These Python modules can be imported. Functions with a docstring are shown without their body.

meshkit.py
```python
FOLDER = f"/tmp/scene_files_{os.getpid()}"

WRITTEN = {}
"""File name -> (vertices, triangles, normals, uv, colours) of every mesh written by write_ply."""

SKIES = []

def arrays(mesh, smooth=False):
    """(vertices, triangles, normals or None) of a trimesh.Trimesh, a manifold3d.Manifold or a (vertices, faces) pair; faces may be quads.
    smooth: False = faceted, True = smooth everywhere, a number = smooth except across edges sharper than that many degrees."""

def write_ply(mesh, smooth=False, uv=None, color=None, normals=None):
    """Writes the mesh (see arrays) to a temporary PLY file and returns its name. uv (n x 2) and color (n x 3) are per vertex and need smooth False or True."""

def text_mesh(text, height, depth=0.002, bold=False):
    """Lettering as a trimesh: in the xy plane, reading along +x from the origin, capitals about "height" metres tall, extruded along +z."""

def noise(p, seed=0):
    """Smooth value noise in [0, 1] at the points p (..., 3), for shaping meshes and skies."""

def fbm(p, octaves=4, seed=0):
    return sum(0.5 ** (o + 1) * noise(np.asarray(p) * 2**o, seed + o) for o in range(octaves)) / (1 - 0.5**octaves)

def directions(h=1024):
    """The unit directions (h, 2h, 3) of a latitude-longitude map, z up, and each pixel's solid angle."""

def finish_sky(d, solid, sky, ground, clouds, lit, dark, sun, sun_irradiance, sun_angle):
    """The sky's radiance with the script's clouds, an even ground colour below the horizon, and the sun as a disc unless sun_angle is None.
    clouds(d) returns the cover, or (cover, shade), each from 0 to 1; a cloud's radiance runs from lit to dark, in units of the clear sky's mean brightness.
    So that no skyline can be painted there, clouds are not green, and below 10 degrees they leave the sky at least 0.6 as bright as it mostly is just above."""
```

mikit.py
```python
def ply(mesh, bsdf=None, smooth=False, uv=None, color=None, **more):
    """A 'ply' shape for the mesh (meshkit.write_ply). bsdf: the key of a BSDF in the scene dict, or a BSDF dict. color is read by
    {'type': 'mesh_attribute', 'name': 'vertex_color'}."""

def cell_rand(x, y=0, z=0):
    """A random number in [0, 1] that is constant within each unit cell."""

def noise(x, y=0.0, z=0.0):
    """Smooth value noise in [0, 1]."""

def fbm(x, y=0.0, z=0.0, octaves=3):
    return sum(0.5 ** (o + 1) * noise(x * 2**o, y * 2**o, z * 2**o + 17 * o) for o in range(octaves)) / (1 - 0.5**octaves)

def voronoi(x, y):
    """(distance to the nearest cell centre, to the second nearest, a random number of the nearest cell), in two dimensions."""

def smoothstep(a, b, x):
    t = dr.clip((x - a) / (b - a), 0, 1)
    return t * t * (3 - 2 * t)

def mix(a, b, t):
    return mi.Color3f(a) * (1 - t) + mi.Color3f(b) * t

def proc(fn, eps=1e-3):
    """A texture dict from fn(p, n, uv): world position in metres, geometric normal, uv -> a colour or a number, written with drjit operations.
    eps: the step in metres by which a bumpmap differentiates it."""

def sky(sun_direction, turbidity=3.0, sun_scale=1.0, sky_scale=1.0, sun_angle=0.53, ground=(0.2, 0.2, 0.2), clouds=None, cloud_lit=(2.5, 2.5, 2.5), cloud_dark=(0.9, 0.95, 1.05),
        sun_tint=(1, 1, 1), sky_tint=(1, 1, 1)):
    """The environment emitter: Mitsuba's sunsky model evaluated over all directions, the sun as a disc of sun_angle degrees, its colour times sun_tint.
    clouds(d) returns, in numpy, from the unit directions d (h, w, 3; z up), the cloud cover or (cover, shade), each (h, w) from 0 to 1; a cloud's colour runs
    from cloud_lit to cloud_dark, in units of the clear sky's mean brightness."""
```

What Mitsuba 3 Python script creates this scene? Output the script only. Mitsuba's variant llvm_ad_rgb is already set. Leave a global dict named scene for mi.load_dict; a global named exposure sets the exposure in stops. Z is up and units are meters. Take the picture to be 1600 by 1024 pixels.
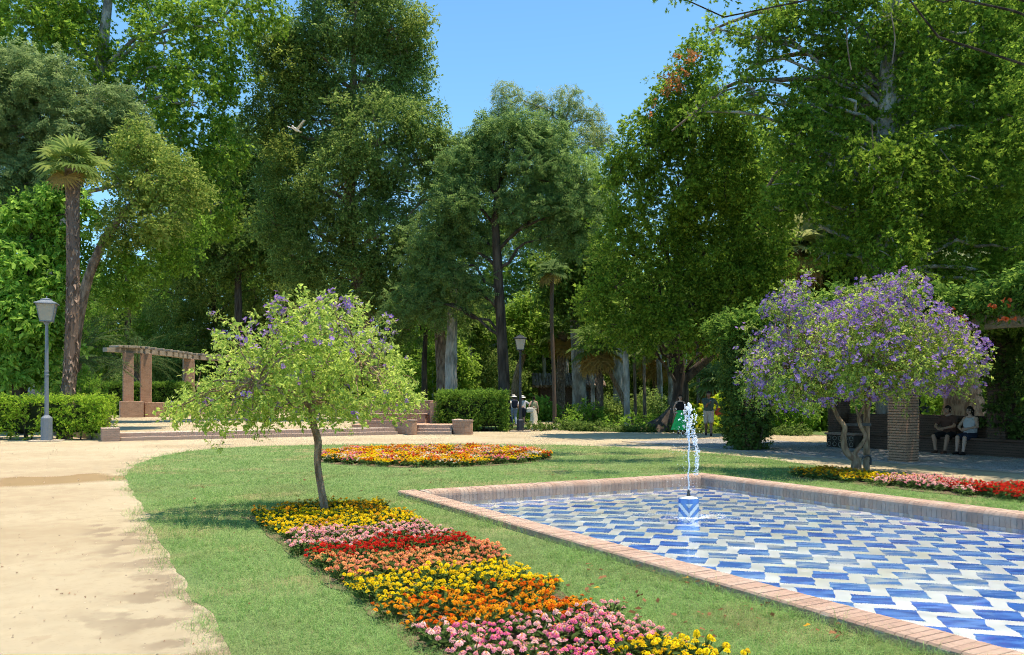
import math, random
import numpy as np, trimesh, drjit as dr, mitsuba as mi
import manifold3d as m3
from manifold3d import Manifold
from shapely.geometry import Polygon, Point, LineString, box as sbox
from shapely import contains_xy
import mikit, meshkit
from mikit import noise, fbm, smoothstep, mix, proc

scene, labels = {}, {}
T4 = mi.ScalarTransform4f
# ---------------------------------------------------------------- camera, sky, exposure
FPX, EYE, HZN = 1260.0, 1.55, 621.0          # focal length in photo pixels, eye height, row of the horizon (photo 1600x1024)
scene['camera'] = {'type': 'perspective', 'fov': 2 * math.degrees(math.atan(800 / FPX)), 'fov_axis': 'x',
                   'near_clip': 0.05, 'far_clip': 3000.0, 'principal_point_offset_y': -(HZN - 512) / 1024,
                   'to_world': T4().look_at(origin=[0, 0, EYE], target=[0, 10, EYE], up=[0, 0, 1])}
SUN = (0.235, -0.035, 1.0)
scene['sky'] = mikit.sky(SUN, turbidity=2.6, sky_scale=1.35, sky_tint=(0.82, 1.12, 1.18), ground=(0.25, 0.24, 0.18))
exposure = 2.12

# ---------------------------------------------------------------- helpers
def at(px, py, Y):
    return np.array([(px - 800) / FPX * Y, Y, EYE - (py - HZN) / FPX * Y])
def gp(px, py, z=0.0):
    Y = FPX * (EYE - z) / (py - HZN)
    return np.array([(px - 800) / FPX * Y, Y])
def numbered(name):
    k, i = name, 0
    while k in labels or k in scene or k in TAKEN:
        i += 1; k = f'{name}_{i:03d}'
    TAKEN.add(k); return k
TAKEN, NEXT = set(), {}
def fresh(name):
    i = NEXT.get(name, 0); NEXT[name] = i + 1
    return name if i == 0 else f'{name}_{i:03d}'
def tag(k, label=None, cat=None, group=None, kind=None):
    d = labels.setdefault(k, {})
    for a, b in (('label', label), ('category', cat), ('group', group), ('kind', kind)):
        if b: d[a] = b
    return k
def thing(name, label, cat, group=None, kind=None):
    return tag(fresh(name), label, cat, group, kind)
def part(parent, name, mesh, bsdf, smooth=False, color=None, label=None, kind=None, uv=None):
    k = fresh(parent + '__' + name)
    scene[k] = mikit.ply(mesh, bsdf, smooth=smooth, color=color, uv=uv)
    if label or kind: tag(k, label, None, None, kind)
    return k
def solo(name, mesh, bsdf, label=None, cat=None, group=None, kind=None, smooth=False, color=None):
    k = fresh(name)
    scene[k] = mikit.ply(mesh, bsdf, smooth=smooth, color=color)
    return tag(k, label, cat, group, kind)
def group_of(name, mesh, bsdf, color=None, smooth=False):
    scene[name] = {'type': 'shapegroup', 'leaf': mikit.ply(mesh, bsdf, smooth=smooth, color=color)}
    return name
def inst(key, group, M):
    scene[key] = {'type': 'instance', 'to_world': T4(M), 'sg': {'type': 'ref', 'id': group}}
def cat(*ms):
    return trimesh.util.concatenate([m for m in ms if m is not None])
def box(x0, x1, y0, y1, z0, z1):
    m = trimesh.creation.box(extents=[x1 - x0, y1 - y0, z1 - z0]); m.apply_translation([(x0 + x1) / 2, (y0 + y1) / 2, (z0 + z1) / 2]); return m
def bevel_box(x0, x1, y0, y1, z0, z1, b=0.01):
    pts = []
    for sx in (0, 1):
        for sy in (0, 1):
            for sz in (0, 1):
                c = np.array([(x0, x1)[sx], (y0, y1)[sy], (z0, z1)[sz]]); s = np.array([1 - 2 * sx, 1 - 2 * sy, 1 - 2 * sz]) * b
                for a in range(3):
                    o = s.copy(); o[a] = 0; pts.append(c + o)
    return man2tri(Manifold.hull_points(np.array(pts)))
def man2tri(m):
    q = m.to_mesh(); return trimesh.Trimesh(np.array(q.vert_properties[:, :3]), np.array(q.tri_verts), process=False)
def rotz(m, a, at=(0, 0, 0)):
    m.apply_transform(trimesh.transformations.rotation_matrix(a, [0, 0, 1], at)); return m
def frame(o, u):
    """to-world matrix: local x along the ground direction u, z up, origin o"""
    M = np.eye(4); M[:2, 0] = u; M[:2, 1] = (-u[1], u[0]); M[:len(o), 3] = o; return M
def placed(m, M):
    m = m.copy(); m.apply_transform(M); return m
def tube(pts, rad, sides=8, cap=True):
    p = np.asarray(pts, float); n = len(p); rad = np.broadcast_to(np.asarray(rad, float), (n,))
    t = np.gradient(p, axis=0); t /= np.linalg.norm(t, axis=1, keepdims=True) + 1e-12
    a = np.cross(t[0], [0.3, 0.9, 0.1]); A = []
    for i in range(n):
        a = a - t[i] * (a @ t[i]); a /= np.linalg.norm(a) + 1e-12; A.append(a)
    A = np.array(A); B = np.cross(t, A); g = np.arange(sides) * 2 * np.pi / sides
    v = p[:, None] + rad[:, None, None] * (np.cos(g)[None, :, None] * A[:, None] + np.sin(g)[None, :, None] * B[:, None])
    v = v.reshape(-1, 3); f = []
    for i in range(n - 1):
        for j in range(sides):
            q, r = i * sides + j, i * sides + (j + 1) % sides
            f += [[q, r, r + sides], [q, r + sides, q + sides]]
    if cap:
        v = np.vstack([v, p[:1], p[-1:]]); c0, c1 = len(v) - 2, len(v) - 1
        for j in range(sides):
            f += [[c0, (j + 1) % sides, j], [c1, (n - 1) * sides + j, (n - 1) * sides + (j + 1) % sides]]
    return trimesh.Trimesh(v, np.array(f), process=False)
def curve(pts, n=12):
    """smooth polyline through the points (Catmull-Rom)"""
    p = np.asarray(pts, float); q = np.vstack([2 * p[0] - p[1], p, 2 * p[-1] - p[-2]]); out = []
    m = len(p) - 1; k = max(2, n // m)
    for i in range(m):
        for s in np.linspace(0, 1, k, endpoint=False):
            a, b, c, d = q[i:i + 4]
            out.append(0.5 * (2 * b + (c - a) * s + (2 * a - 5 * b + 4 * c - d) * s * s + (3 * b - a - 3 * c + d) * s ** 3))
    return np.array(out + [p[-1]])
def lathe(prof, sides=24):
    p = np.asarray(prof, float); g = np.arange(sides) * 2 * np.pi / sides
    v = np.stack([p[:, None, 0] * np.cos(g), p[:, None, 0] * np.sin(g), np.broadcast_to(p[:, None, 1], (len(p), sides))], -1).reshape(-1, 3); f = []
    for i in range(len(p) - 1):
        for j in range(sides):
            q, r = i * sides + j, i * sides + (j + 1) % sides
            f += [[q, r, r + sides], [q, r + sides, q + sides]]
    return trimesh.Trimesh(v, np.array(f), process=False)
def sheet(poly, z, step=None):
    v, f = trimesh.creation.triangulate_polygon(poly, engine='earcut')
    return trimesh.Trimesh(np.c_[v, np.full(len(v), z)], f, process=False)
def slab(poly, z0, z1):
    m = trimesh.creation.extrude_polygon(poly, z1 - z0, engine='earcut'); m.apply_translation([0, 0, z0]); return m

# ---------------------------------------------------------------- materials
def rgb(*c): return {'type': 'rgb', 'value': list(c)}
def two(b): return {'type': 'twosided', 'bsdf': b}
def diff(tex, rough=0.9, spec=0.25):
    return two({'type': 'principled', 'base_color': tex, 'roughness': rough, 'specular': spec})
VC = {'type': 'mesh_attribute', 'name': 'vertex_color'}
def sand_fn(p, n, uv):
    a = fbm(p.x * 0.55, p.y * 0.55, 3.0, 4); b = fbm(p.x * 6, p.y * 6, 1.0, 4); c = noise(p.x * 55, p.y * 55)
    col = mix((0.275, 0.22, 0.138), (0.35, 0.30, 0.20), smoothstep(0.25, 0.75, a * 0.6 + b * 0.4))
    col = mix(col, (0.25, 0.185, 0.11), 0.4 * smoothstep(0.62, 0.85, b) + 0.22 * smoothstep(0.72, 0.95, c))
    # damp streak and stains along the trodden lawn edge
    w = fbm(p.x * 1.3, p.y * 1.3, 9.0, 4) - 0.5
    d = dr.sqrt(dr.square((p.x + 9.0) / 2.3) + dr.square((p.y - 14.9 - 0.50 * (p.x + 8.8) + 1.6 * w) / 1.25)) + 0.9 * w
    col = mix(col, (0.19, 0.13, 0.06), 0.85 * (1 - smoothstep(0.6, 1.15, d)))
    e = dr.abs(p.x + 1.95 + 0.54 * (p.y - 5.0) + 0.9 * w)
    s = smoothstep(0.42, 0.62, fbm(p.x * 4.6, p.y * 4.2, 5.0, 4)) * (1 - smoothstep(0.25, 0.9, e)) * (1 - smoothstep(9.5, 11.5, p.y))
    return mix(col, (0.16, 0.12, 0.08), 0.6 * s)
scene['sand_base'] = diff(proc(sand_fn))
scene['sand'] = {'type': 'bumpmap', 'arbitrary': proc(lambda p, n, uv: 0.012 * fbm(p.x * 9, p.y * 9, 0, 4), 4e-3), 'scale': 1.0, 'bsdf': scene.pop('sand_base')}
scene['soil'] = diff(proc(lambda p, n, uv: mix((0.075, 0.05, 0.032), (0.17, 0.12, 0.075), fbm(p.x * 7, p.y * 7, p.z * 7, 4))))
scene['litter'] = diff(proc(lambda p, n, uv: mix(mix((0.05, 0.05, 0.02), (0.14, 0.10, 0.05), fbm(p.x * 3, p.y * 3, 0, 4)), (0.07, 0.11, 0.03), smoothstep(0.45, 0.6, fbm(p.x * 0.6, p.y * 0.6, 4, 3)))))
scene['turf'] = diff(proc(lambda p, n, uv: mix(mix((0.075, 0.125, 0.04), (0.14, 0.19, 0.065), fbm(p.x * 2.2, p.y * 2.2, 0, 4)), (0.20, 0.18, 0.085), 0.8 * smoothstep(0.55, 0.75, fbm(p.x * 1.1, p.y * 1.1, 8, 3)))))
def setts_fn(p, n, uv):
    x, y = p.x * 0.877 + p.y * 0.48, p.x * 0.48 - p.y * 0.877
    d1, d2, r = mikit.voronoi(x * 9, y * 9)
    return mix((0.10, 0.098, 0.092), mix((0.20, 0.20, 0.20), (0.29, 0.285, 0.27), r), smoothstep(0.03, 0.16, d2 - d1)) * (0.75 + 0.5 * fbm(p.x * 0.8, p.y * 0.8, 0, 3))
scene['setts'] = diff(proc(setts_fn), 0.7)
def brick_mat(a, b):
    return diff(proc(lambda p, n, uv: mix(mix(a, b, fbm(p.x * 5, p.y * 5, p.z * 9, 3)), (0.24, 0.175, 0.135), 0.55 * smoothstep(0.6, 0.82, fbm(p.x * 23, p.y * 23, p.z * 23, 3)))))
scene['brick_a'] = brick_mat((0.33, 0.22, 0.165), (0.40, 0.30, 0.235))
scene['brick_b'] = brick_mat((0.35, 0.245, 0.185), (0.42, 0.32, 0.255))
scene['brick_c'] = brick_mat((0.30, 0.195, 0.145), (0.37, 0.265, 0.205))
scene['pier_brick_mat'] = brick_mat((0.36, 0.20, 0.125), (0.45, 0.28, 0.18))
scene['mortar'] = diff(proc(lambda p, n, uv: mix((0.26, 0.22, 0.18), (0.42, 0.37, 0.31), fbm(p.x * 11, p.y * 11, p.z * 11, 3))))
def wallbrick_fn(p, n, uv):
    # far brickwork: coursed rows, too small in the picture to be built one by one
    r = dr.floor(p.z / 0.068); x = (p.x * 0.77 + p.y * 0.64) / 0.25 + 0.5 * (r - 2 * dr.floor(r / 2))
    tone = mikit.cell_rand(dr.floor(x), r, 3)
    m = dr.maximum(smoothstep(0.80, 0.9, p.z / 0.068 - r), smoothstep(0.95, 0.98, x - dr.floor(x)))
    col = mix((0.29, 0.165, 0.105), (0.44, 0.275, 0.185), 0.6 * tone + 0.4 * fbm(p.x * 2, p.y * 2, p.z * 2, 3))
    return mix(col, (0.40, 0.33, 0.26), 0.7 * m)
scene['wall_brick'] = diff(proc(wallbrick_fn))
def shadebrick_fn(p, n, uv):  # brick colour darkened to carry the deep shade under the pergola
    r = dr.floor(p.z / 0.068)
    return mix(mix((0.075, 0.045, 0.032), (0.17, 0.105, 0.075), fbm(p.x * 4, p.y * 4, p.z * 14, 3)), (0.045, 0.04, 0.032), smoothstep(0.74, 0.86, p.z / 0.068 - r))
scene['shade_toned_brick'] = diff(proc(shadebrick_fn))
plain_grout = scene['grout'] = diff({'type': 'rgb', 'value': [0.56, 0.60, 0.60]})
scene['tile_blue'] = two({'type': 'principled', 'base_color': proc(lambda p, n, uv: mix((0.025, 0.12, 0.46), (0.15, 0.31, 0.62), smoothstep(0.3, 0.7, fbm(p.x * 5, p.y * 16, 0, 4)))), 'roughness': 0.35, 'specular': 0.4})
scene['tile_cobalt'] = two({'type': 'principled', 'base_color': proc(lambda p, n, uv: mix((0.018, 0.085, 0.42), (0.08, 0.22, 0.62), smoothstep(0.3, 0.7, fbm(p.x * 5, p.y * 15, 4, 4)))), 'roughness': 0.3, 'specular': 0.4})
scene['tile_worn'] = two({'type': 'principled', 'base_color': proc(lambda p, n, uv: mix((0.06, 0.18, 0.47), (0.32, 0.40, 0.48), smoothstep(0.35, 0.7, fbm(p.x * 5, p.y * 13, 2, 4)))), 'roughness': 0.4, 'specular': 0.4})
scene['tile_white'] = two({'type': 'principled', 'base_color': proc(lambda p, n, uv: mix(mix((0.58, 0.64, 0.635), (0.70, 0.745, 0.745), fbm(p.x * 4, p.y * 4, 0, 4)), (0.48, 0.50, 0.37), 0.5 * smoothstep(0.55, 0.75, fbm(p.x * 0.9, p.y * 0.9, 7, 3)))), 'roughness': 0.35, 'specular': 0.4})
scene['tile_vc'] = two({'type': 'principled', 'base_color': VC, 'roughness': 0.35, 'specular': 0.4})
scene['water'] = {'type': 'thindielectric', 'int_ior': 1.33, 'ext_ior': 1.0}
scene['foam'] = two({'type': 'principled', 'base_color': rgb(0.86, 0.89, 0.92), 'roughness': 0.2, 'specular': 0.6})
scene['leaf'] = {'type': 'principledthin', 'base_color': VC, 'roughness': 0.42, 'diff_trans': 1.2, 'eta': 1.35, 'flatness': 0.0}
scene['grass_mat'] = {'type': 'principledthin', 'base_color': VC, 'roughness': 0.6, 'diff_trans': 0.9, 'eta': 1.25}
scene['petal'] = {'type': 'principledthin', 'base_color': VC, 'roughness': 0.8, 'diff_trans': 0.6, 'eta': 1.2}
def bark(a, b, fz=1.2, fx=9):
    return diff(proc(lambda p, n, uv: mix(a, b, smoothstep(0.3, 0.7, fbm(p.x * fx, p.y * fx, p.z * fz, 4)))), 0.95)
scene['bark_dark'] = bark((0.035, 0.028, 0.022), (0.10, 0.08, 0.06))
scene['bark_brown'] = bark((0.10, 0.07, 0.05), (0.27, 0.21, 0.16), 2.5)
scene['bark_grey'] = bark((0.17, 0.16, 0.14), (0.44, 0.42, 0.38), 1.4, 4)
scene['bark_tan'] = bark((0.16, 0.10, 0.06), (0.33, 0.24, 0.16), 5, 22)
scene['palm_fibre'] = two({'type': 'principled', 'base_color': VC, 'roughness': 0.95, 'specular': 0.1})
scene['stone'] = diff(proc(lambda p, n, uv: mix((0.19, 0.16, 0.12), (0.42, 0.37, 0.29), fbm(p.x * 2.5, p.y * 2.5, p.z * 5, 4))))
scene['vc_matte'] = two({'type': 'principled', 'base_color': VC, 'roughness': 0.9, 'specular': 0.15})
def plain(name, c, rough=0.6, spec=0.4, metallic=0.0):
    scene[name] = two({'type': 'principled', 'base_color': rgb(*c), 'roughness': rough, 'specular': spec, 'metallic': metallic}); return name
plain('lamp_grey', (0.17, 0.20, 0.23), 0.45)
plain('lamp_dark', (0.025, 0.03, 0.04), 0.45)
plain('dark_metal', (0.05, 0.05, 0.05), 0.4)
scene['lamp_glass'] = two({'type': 'principled', 'base_color': rgb(0.36, 0.345, 0.28), 'roughness': 0.3, 'specular': 0.5})
# ---------------------------------------------------------------- the setting: ground, paths, lawn
TH = math.radians(28.7)
U, V = np.array([math.cos(TH), math.sin(TH)]), np.array([math.sin(TH), -math.cos(TH)])   # along the pool's short and long side
PL = np.array([-1.79, 12.6])                                                          # the pool's far left corner
PW, PD, CW = 6.24, 13.5, 0.36
def pool_xy(a, b): return PL + a * U + b * V
def quad(o, a0, a1, b0, b1): return Polygon([o + a * U + b * V for a, b in ((a0, b0), (a1, b0), (a1, b1), (a0, b1))])
pool_outer, pool_inner = quad(PL, 0, PW, 0, PD), quad(PL, CW, PW - CW, CW, PD - CW)
BO = np.array([-3.50, 10.55])                                                          # the long flower bed's far left corner
BW, BD = 1.78, 9.0
rng = np.random.default_rng(4)
def ragged(pts, amp, step, seed, closed=True):
    line = LineString(list(pts) + [pts[0]]) if closed else LineString(pts)
    s = np.arange(0, line.length, step); q = np.array([line.interpolate(x).coords[0] for x in s])
    n = np.c_[meshkit.fbm(np.c_[q * 2.1, s * 0], 4, seed), meshkit.fbm(np.c_[q * 2.1, s * 0 + 9], 4, seed)] - 0.5
    return Polygon(q + 2 * amp * n).buffer(0)
bed_long = ragged([BO + a * U + b * V for a, b in ((-.0, .2), (BW + .05, 0.15), (BW - .46, 6.3), (BW - .62, BD), (-.2, BD))], 0.09, 0.12, 3)
RC = np.array([-1.98, 20.6]); RR = 2.95
bed_round = ragged([RC + RR * np.array([math.cos(t), math.sin(t)]) for t in np.linspace(0, 2 * np.pi, 60)[:-1]], 0.1, 0.15, 5)
R0 = gp(1252, 746); bed_right = ragged([R0 + a * U + b * V for a, b in ((-0.28, 0), (.95, 0.1), (.95, 8.5), (-0.25, 8.5))], 0.08, 0.12, 6)
edge_px = [(345, 980), (322, 955), (300, 930), (281, 900), (265, 870), (250, 845), (240, 825), (227, 800), (215, 780), (203, 762), (195, 748), (210, 727), (245, 715), (290, 706), (345, 701), (400, 698), (500, 696), (600, 695),
           (700, 694), (870, 696), (960, 699), (1040, 704), (1120, 710), (1200, 718), (1320, 735), (1450, 749), (1600, 763)]
edge = [gp(*q) for q in edge_px]
lawn_poly = ragged([np.array([-1.35, 4.2]), np.array([-0.9, 3.0]), np.array([-0.5, 1.0]), np.array([-0.3, -6.0]), np.array([22.0, -6.0]), np.array([17.0, 5.0])][::-1] + edge, 0.055, 0.12, 7)
ground = sheet(sbox(-900, -200, 900, 1200).difference(pool_inner), 0.0)
solo('ground', ground, 'litter', kind='structure')
path_poly = Polygon([(-60, -8), (40, -8), (40, 20), (9.6, 33.6), (8.2, 34.6), (2.6, 36.4), (3.2, 60), (1.2, 60), (0.9, 37.2), (-3.2, 36.0), (-60, 36)]).difference(pool_inner)
solo('sand_path', sheet(path_poly.difference(lawn_poly.buffer(-0.2)), 0.008), 'sand', kind='structure')
pv0 = gp(1158, 706); pv = Polygon([pv0 + a * U + b * V for a, b in ((0, -5.5), (5.2, -5.5), (5.2, 16), (0, 16))])
solo('paved_walk', slab(pv, -0.02, 0.02), 'setts', kind='structure')
kerb = Polygon([pv0 + a * U + b * V for a, b in ((-0.12, -5.5), (-0.003, -5.5), (-0.003, 16), (-0.12, 16))])
solo('kerb_strip', slab(kerb, -0.02, 0.035), 'stone', kind='structure')
beds = bed_long.union(bed_round).union(bed_right)
lawn_flat = lawn_poly.difference(pool_outer).difference(beds)
def lawn_mesh():
    m = slab(lawn_flat, -0.02, 0.0115); return m
solo('lawn', lawn_mesh(), 'turf', kind='structure')

# ---- grass blades: one mesh (stuff)
def grass():
    P = []
    bands = [(3.6, 6.2, 7400), (6.2, 8.5, 5200), (8.5, 12, 3000), (12, 16.5, 1500), (16.5, 22, 850), (22, 30, 450)]
    g = np.random.default_rng(11); K = 5
    grown = lawn_poly.buffer(0.34).difference(pool_outer.buffer(0.004)).difference(beds.buffer(-0.05))
    for y0, y1, d in bands:
        x0, x1 = -0.68 * y1 - 0.4, 0.68 * y1 + 1.2
        n = int((x1 - x0) * (y1 - y0) * d / K); q = np.c_[g.uniform(x0, x1, n), g.uniform(y0, y1, n)]; tn = g.random(n)
        q = np.repeat(q, K, 0) + g.normal(0, 0.55 / math.sqrt(d), (n * K, 2)); tn = np.repeat(tn, K)
        k = (np.abs(q[:, 0]) < 0.68 * q[:, 1] + 1.2) & contains_xy(grown, q[:, 0], q[:, 1]); q, tn = q[k], tn[k]
        dens = meshkit.fbm(np.c_[q * 1.1, q[:, :1] * 0 + 2], 4, 1)
        k = g.random(len(q)) < 0.45 + 1.5 * np.clip(dens - 0.25, 0, 1); q, tn = q[k], tn[k]
        P.append(np.c_[q, np.full(len(q), 1.0 / math.sqrt(d)), tn])
    P = np.vstack(P); n = len(P)
    hgt = (0.032 + 0.04 * g.random(n) + 0.05 * (g.random(n) < .05)) * (0.75 + 0.7 * meshkit.fbm(np.c_[P[:, :2] * 0.9, P[:, :1] * 0], 3, 8)) * (1 + 2.2 * P[:, 2])
    # taller along the coping and round the beds, thin at the trodden edge
    from shapely import distance, points
    pp = points(P[:, 0], P[:, 1]); dp = distance(pool_outer, pp); de = distance(lawn_poly.boundary, pp) * np.where(contains_xy(lawn_poly, P[:, 0], P[:, 1]), 1, -1)
    hgt *= 1 + 1.1 * np.exp(-dp / 0.10) * g.random(n)
    keep = g.random(n) < np.clip((de + 0.20 + 0.7 * (meshkit.fbm(np.c_[P[:, :2] * 2.4, P[:, :1] * 0], 3, 6) - 0.5)) / 0.42, 0, 1)
    P, hgt = P[keep], hgt[keep]; n = len(P)
    az = g.uniform(0, 2 * np.pi, n); lean = (0.5 + 1.3 * g.random(n)) * hgt
    wd = (0.0022 + 0.10 * P[:, 2] * P[:, 2] * 6 + 0.10 * P[:, 2] ) * 0.55 * (0.7 + 0.6 * g.random(n))
    d = np.c_[np.cos(az), np.sin(az)]; s = np.c_[-d[:, 1], d[:, 0]] * wd[:, None] / 2
    tw = g.uniform(-0.8, 0.8, n)[:, None]; s = s * np.cos(tw) + d * np.sin(tw) * wd[:, None] / 2
    z0 = np.full(n, 0.008)
    b0, b1 = np.c_[P[:, :2] - s, z0], np.c_[P[:, :2] + s, z0]
    mid = P[:, :2] + d * lean[:, None] * 0.35
    m0, m1 = np.c_[mid - s * 0.85, z0 + hgt * 0.62], np.c_[mid + s * 0.85, z0 + hgt * 0.62]
    t = np.c_[P[:, :2] + d * lean[:, None], z0 + hgt * (0.90 - 0.4 * g.random(n))]
    v = np.stack([b0, b1, m0, m1, t], 1).reshape(-1, 3)
    k = np.arange(n)[:, None] * 5
    f = np.vstack([k + [0, 1, 3], k + [0, 3, 2], k + [2, 3, 4]])
    tone = np.clip(P[:, 3] + g.normal(0, .14, n), 0, 1)[:, None]; dry = (meshkit.fbm(np.c_[P[:, :2] * 1.3, P[:, :1] * 0 + 5], 4, 2) + 0.35 * (g.random(n) - 0.5))[:, None]
    c = np.array([0.145, 0.31, 0.065]) * (1 - tone) + np.array([0.49, 0.70, 0.26]) * tone
    c = c * (1 - 0.75 * np.clip((dry - 0.55) * 3.2, 0, 1)) + np.array([0.34, 0.31, 0.15]) * 0.75 * np.clip((dry - 0.55) * 3.2, 0, 1)
    straw = g.random(n)[:, None] < 0.035; c = np.where(straw, [0.42, 0.36, 0.2], c)
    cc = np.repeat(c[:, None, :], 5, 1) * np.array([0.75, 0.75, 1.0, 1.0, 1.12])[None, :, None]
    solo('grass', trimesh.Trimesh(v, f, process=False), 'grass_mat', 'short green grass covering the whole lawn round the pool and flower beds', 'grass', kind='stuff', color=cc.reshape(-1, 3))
grass()

# ---- loose bits: pebbles on the sand, dead leaves on the lawn
def bits():
    g = np.random.default_rng(5); vs, fs, cs, k = [], [], [], 0
    ico = trimesh.creation.icosphere(subdivisions=0)
    n = 900; Y = 3.5 + 22 * g.random(n) ** 1.6; X = g.uniform(-0.66, 0.0, n) * Y - 0.5
    for x, y in zip(X, Y):
        if lawn_poly.buffer(-0.3).contains(Point(x, y)): continue
        s = g.uniform(0.003, 0.009) * (0.6 + y / 14); a = ico.vertices * np.array([1, g.uniform(0.6, 1), 0.6]) * s
        vs.append(a + [x, y, 0.008 + s * 0.2]); fs.append(ico.faces + k); k += len(a); c = g.uniform(0.16, 0.5); cs.append(np.tile([c, c * 0.82, c * 0.6], (len(a), 1)))
    solo('pebbles', trimesh.Trimesh(np.vstack(vs), np.vstack(fs), process=False), 'vc_matte', 'small loose pebbles scattered over the sandy path', 'pebbles', kind='stuff', color=np.vstack(cs))
    vs, fs, cs, k = [], [], [], 0
    for i in range(230):
        if i < 120: o = gp(g.uniform(880, 1330), g.uniform(890, 1020)); s = g.uniform(0.012, 0.036)
        elif i < 190: o = gp(g.uniform(0, 420), g.uniform(780, 1020)); s = g.uniform(0.006, 0.014)
        else: o = gp(g.uniform(280, 900), g.uniform(740, 800)); s = g.uniform(0.02, 0.05)
        if pool_outer.contains(Point(*o)) or bed_long.contains(Point(*o)): continue
        a = g.uniform(0, 6.3); pts = np.array([[-1, 0, 0], [-.3, .5, .3], [.5, .45, .15], [1, 0, .35], [.5, -.4, .1], [-.3, -.55, .4]]) * s
        R = trimesh.transformations.euler_matrix(g.uniform(-.5, .5), g.uniform(-.5, .5), a)[:3, :3]
        on = lawn_poly.contains(Point(*o))
        vs.append(pts @ R.T + [o[0], o[1], (0.055 if on else 0.012) + s * 0.3]); fs.append(np.array([[0, 1, 5], [1, 2, 5], [2, 4, 5], [2, 3, 4]]) + k); k += 6
        c = np.array([0.22, 0.11, 0.055]) * g.uniform(0.6, 1.7); c = np.array([0.75, 0.4, 0.04]) if i % 40 == 0 else c; cs.append(np.tile(c, (6, 1)))
    solo('dead_leaves', trimesh.Trimesh(np.vstack(vs), np.vstack(fs), process=False), 'petal', 'brown dead leaves scattered on the lawn and path', 'dead leaves', kind='stuff', color=np.vstack(cs))
bits()
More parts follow.
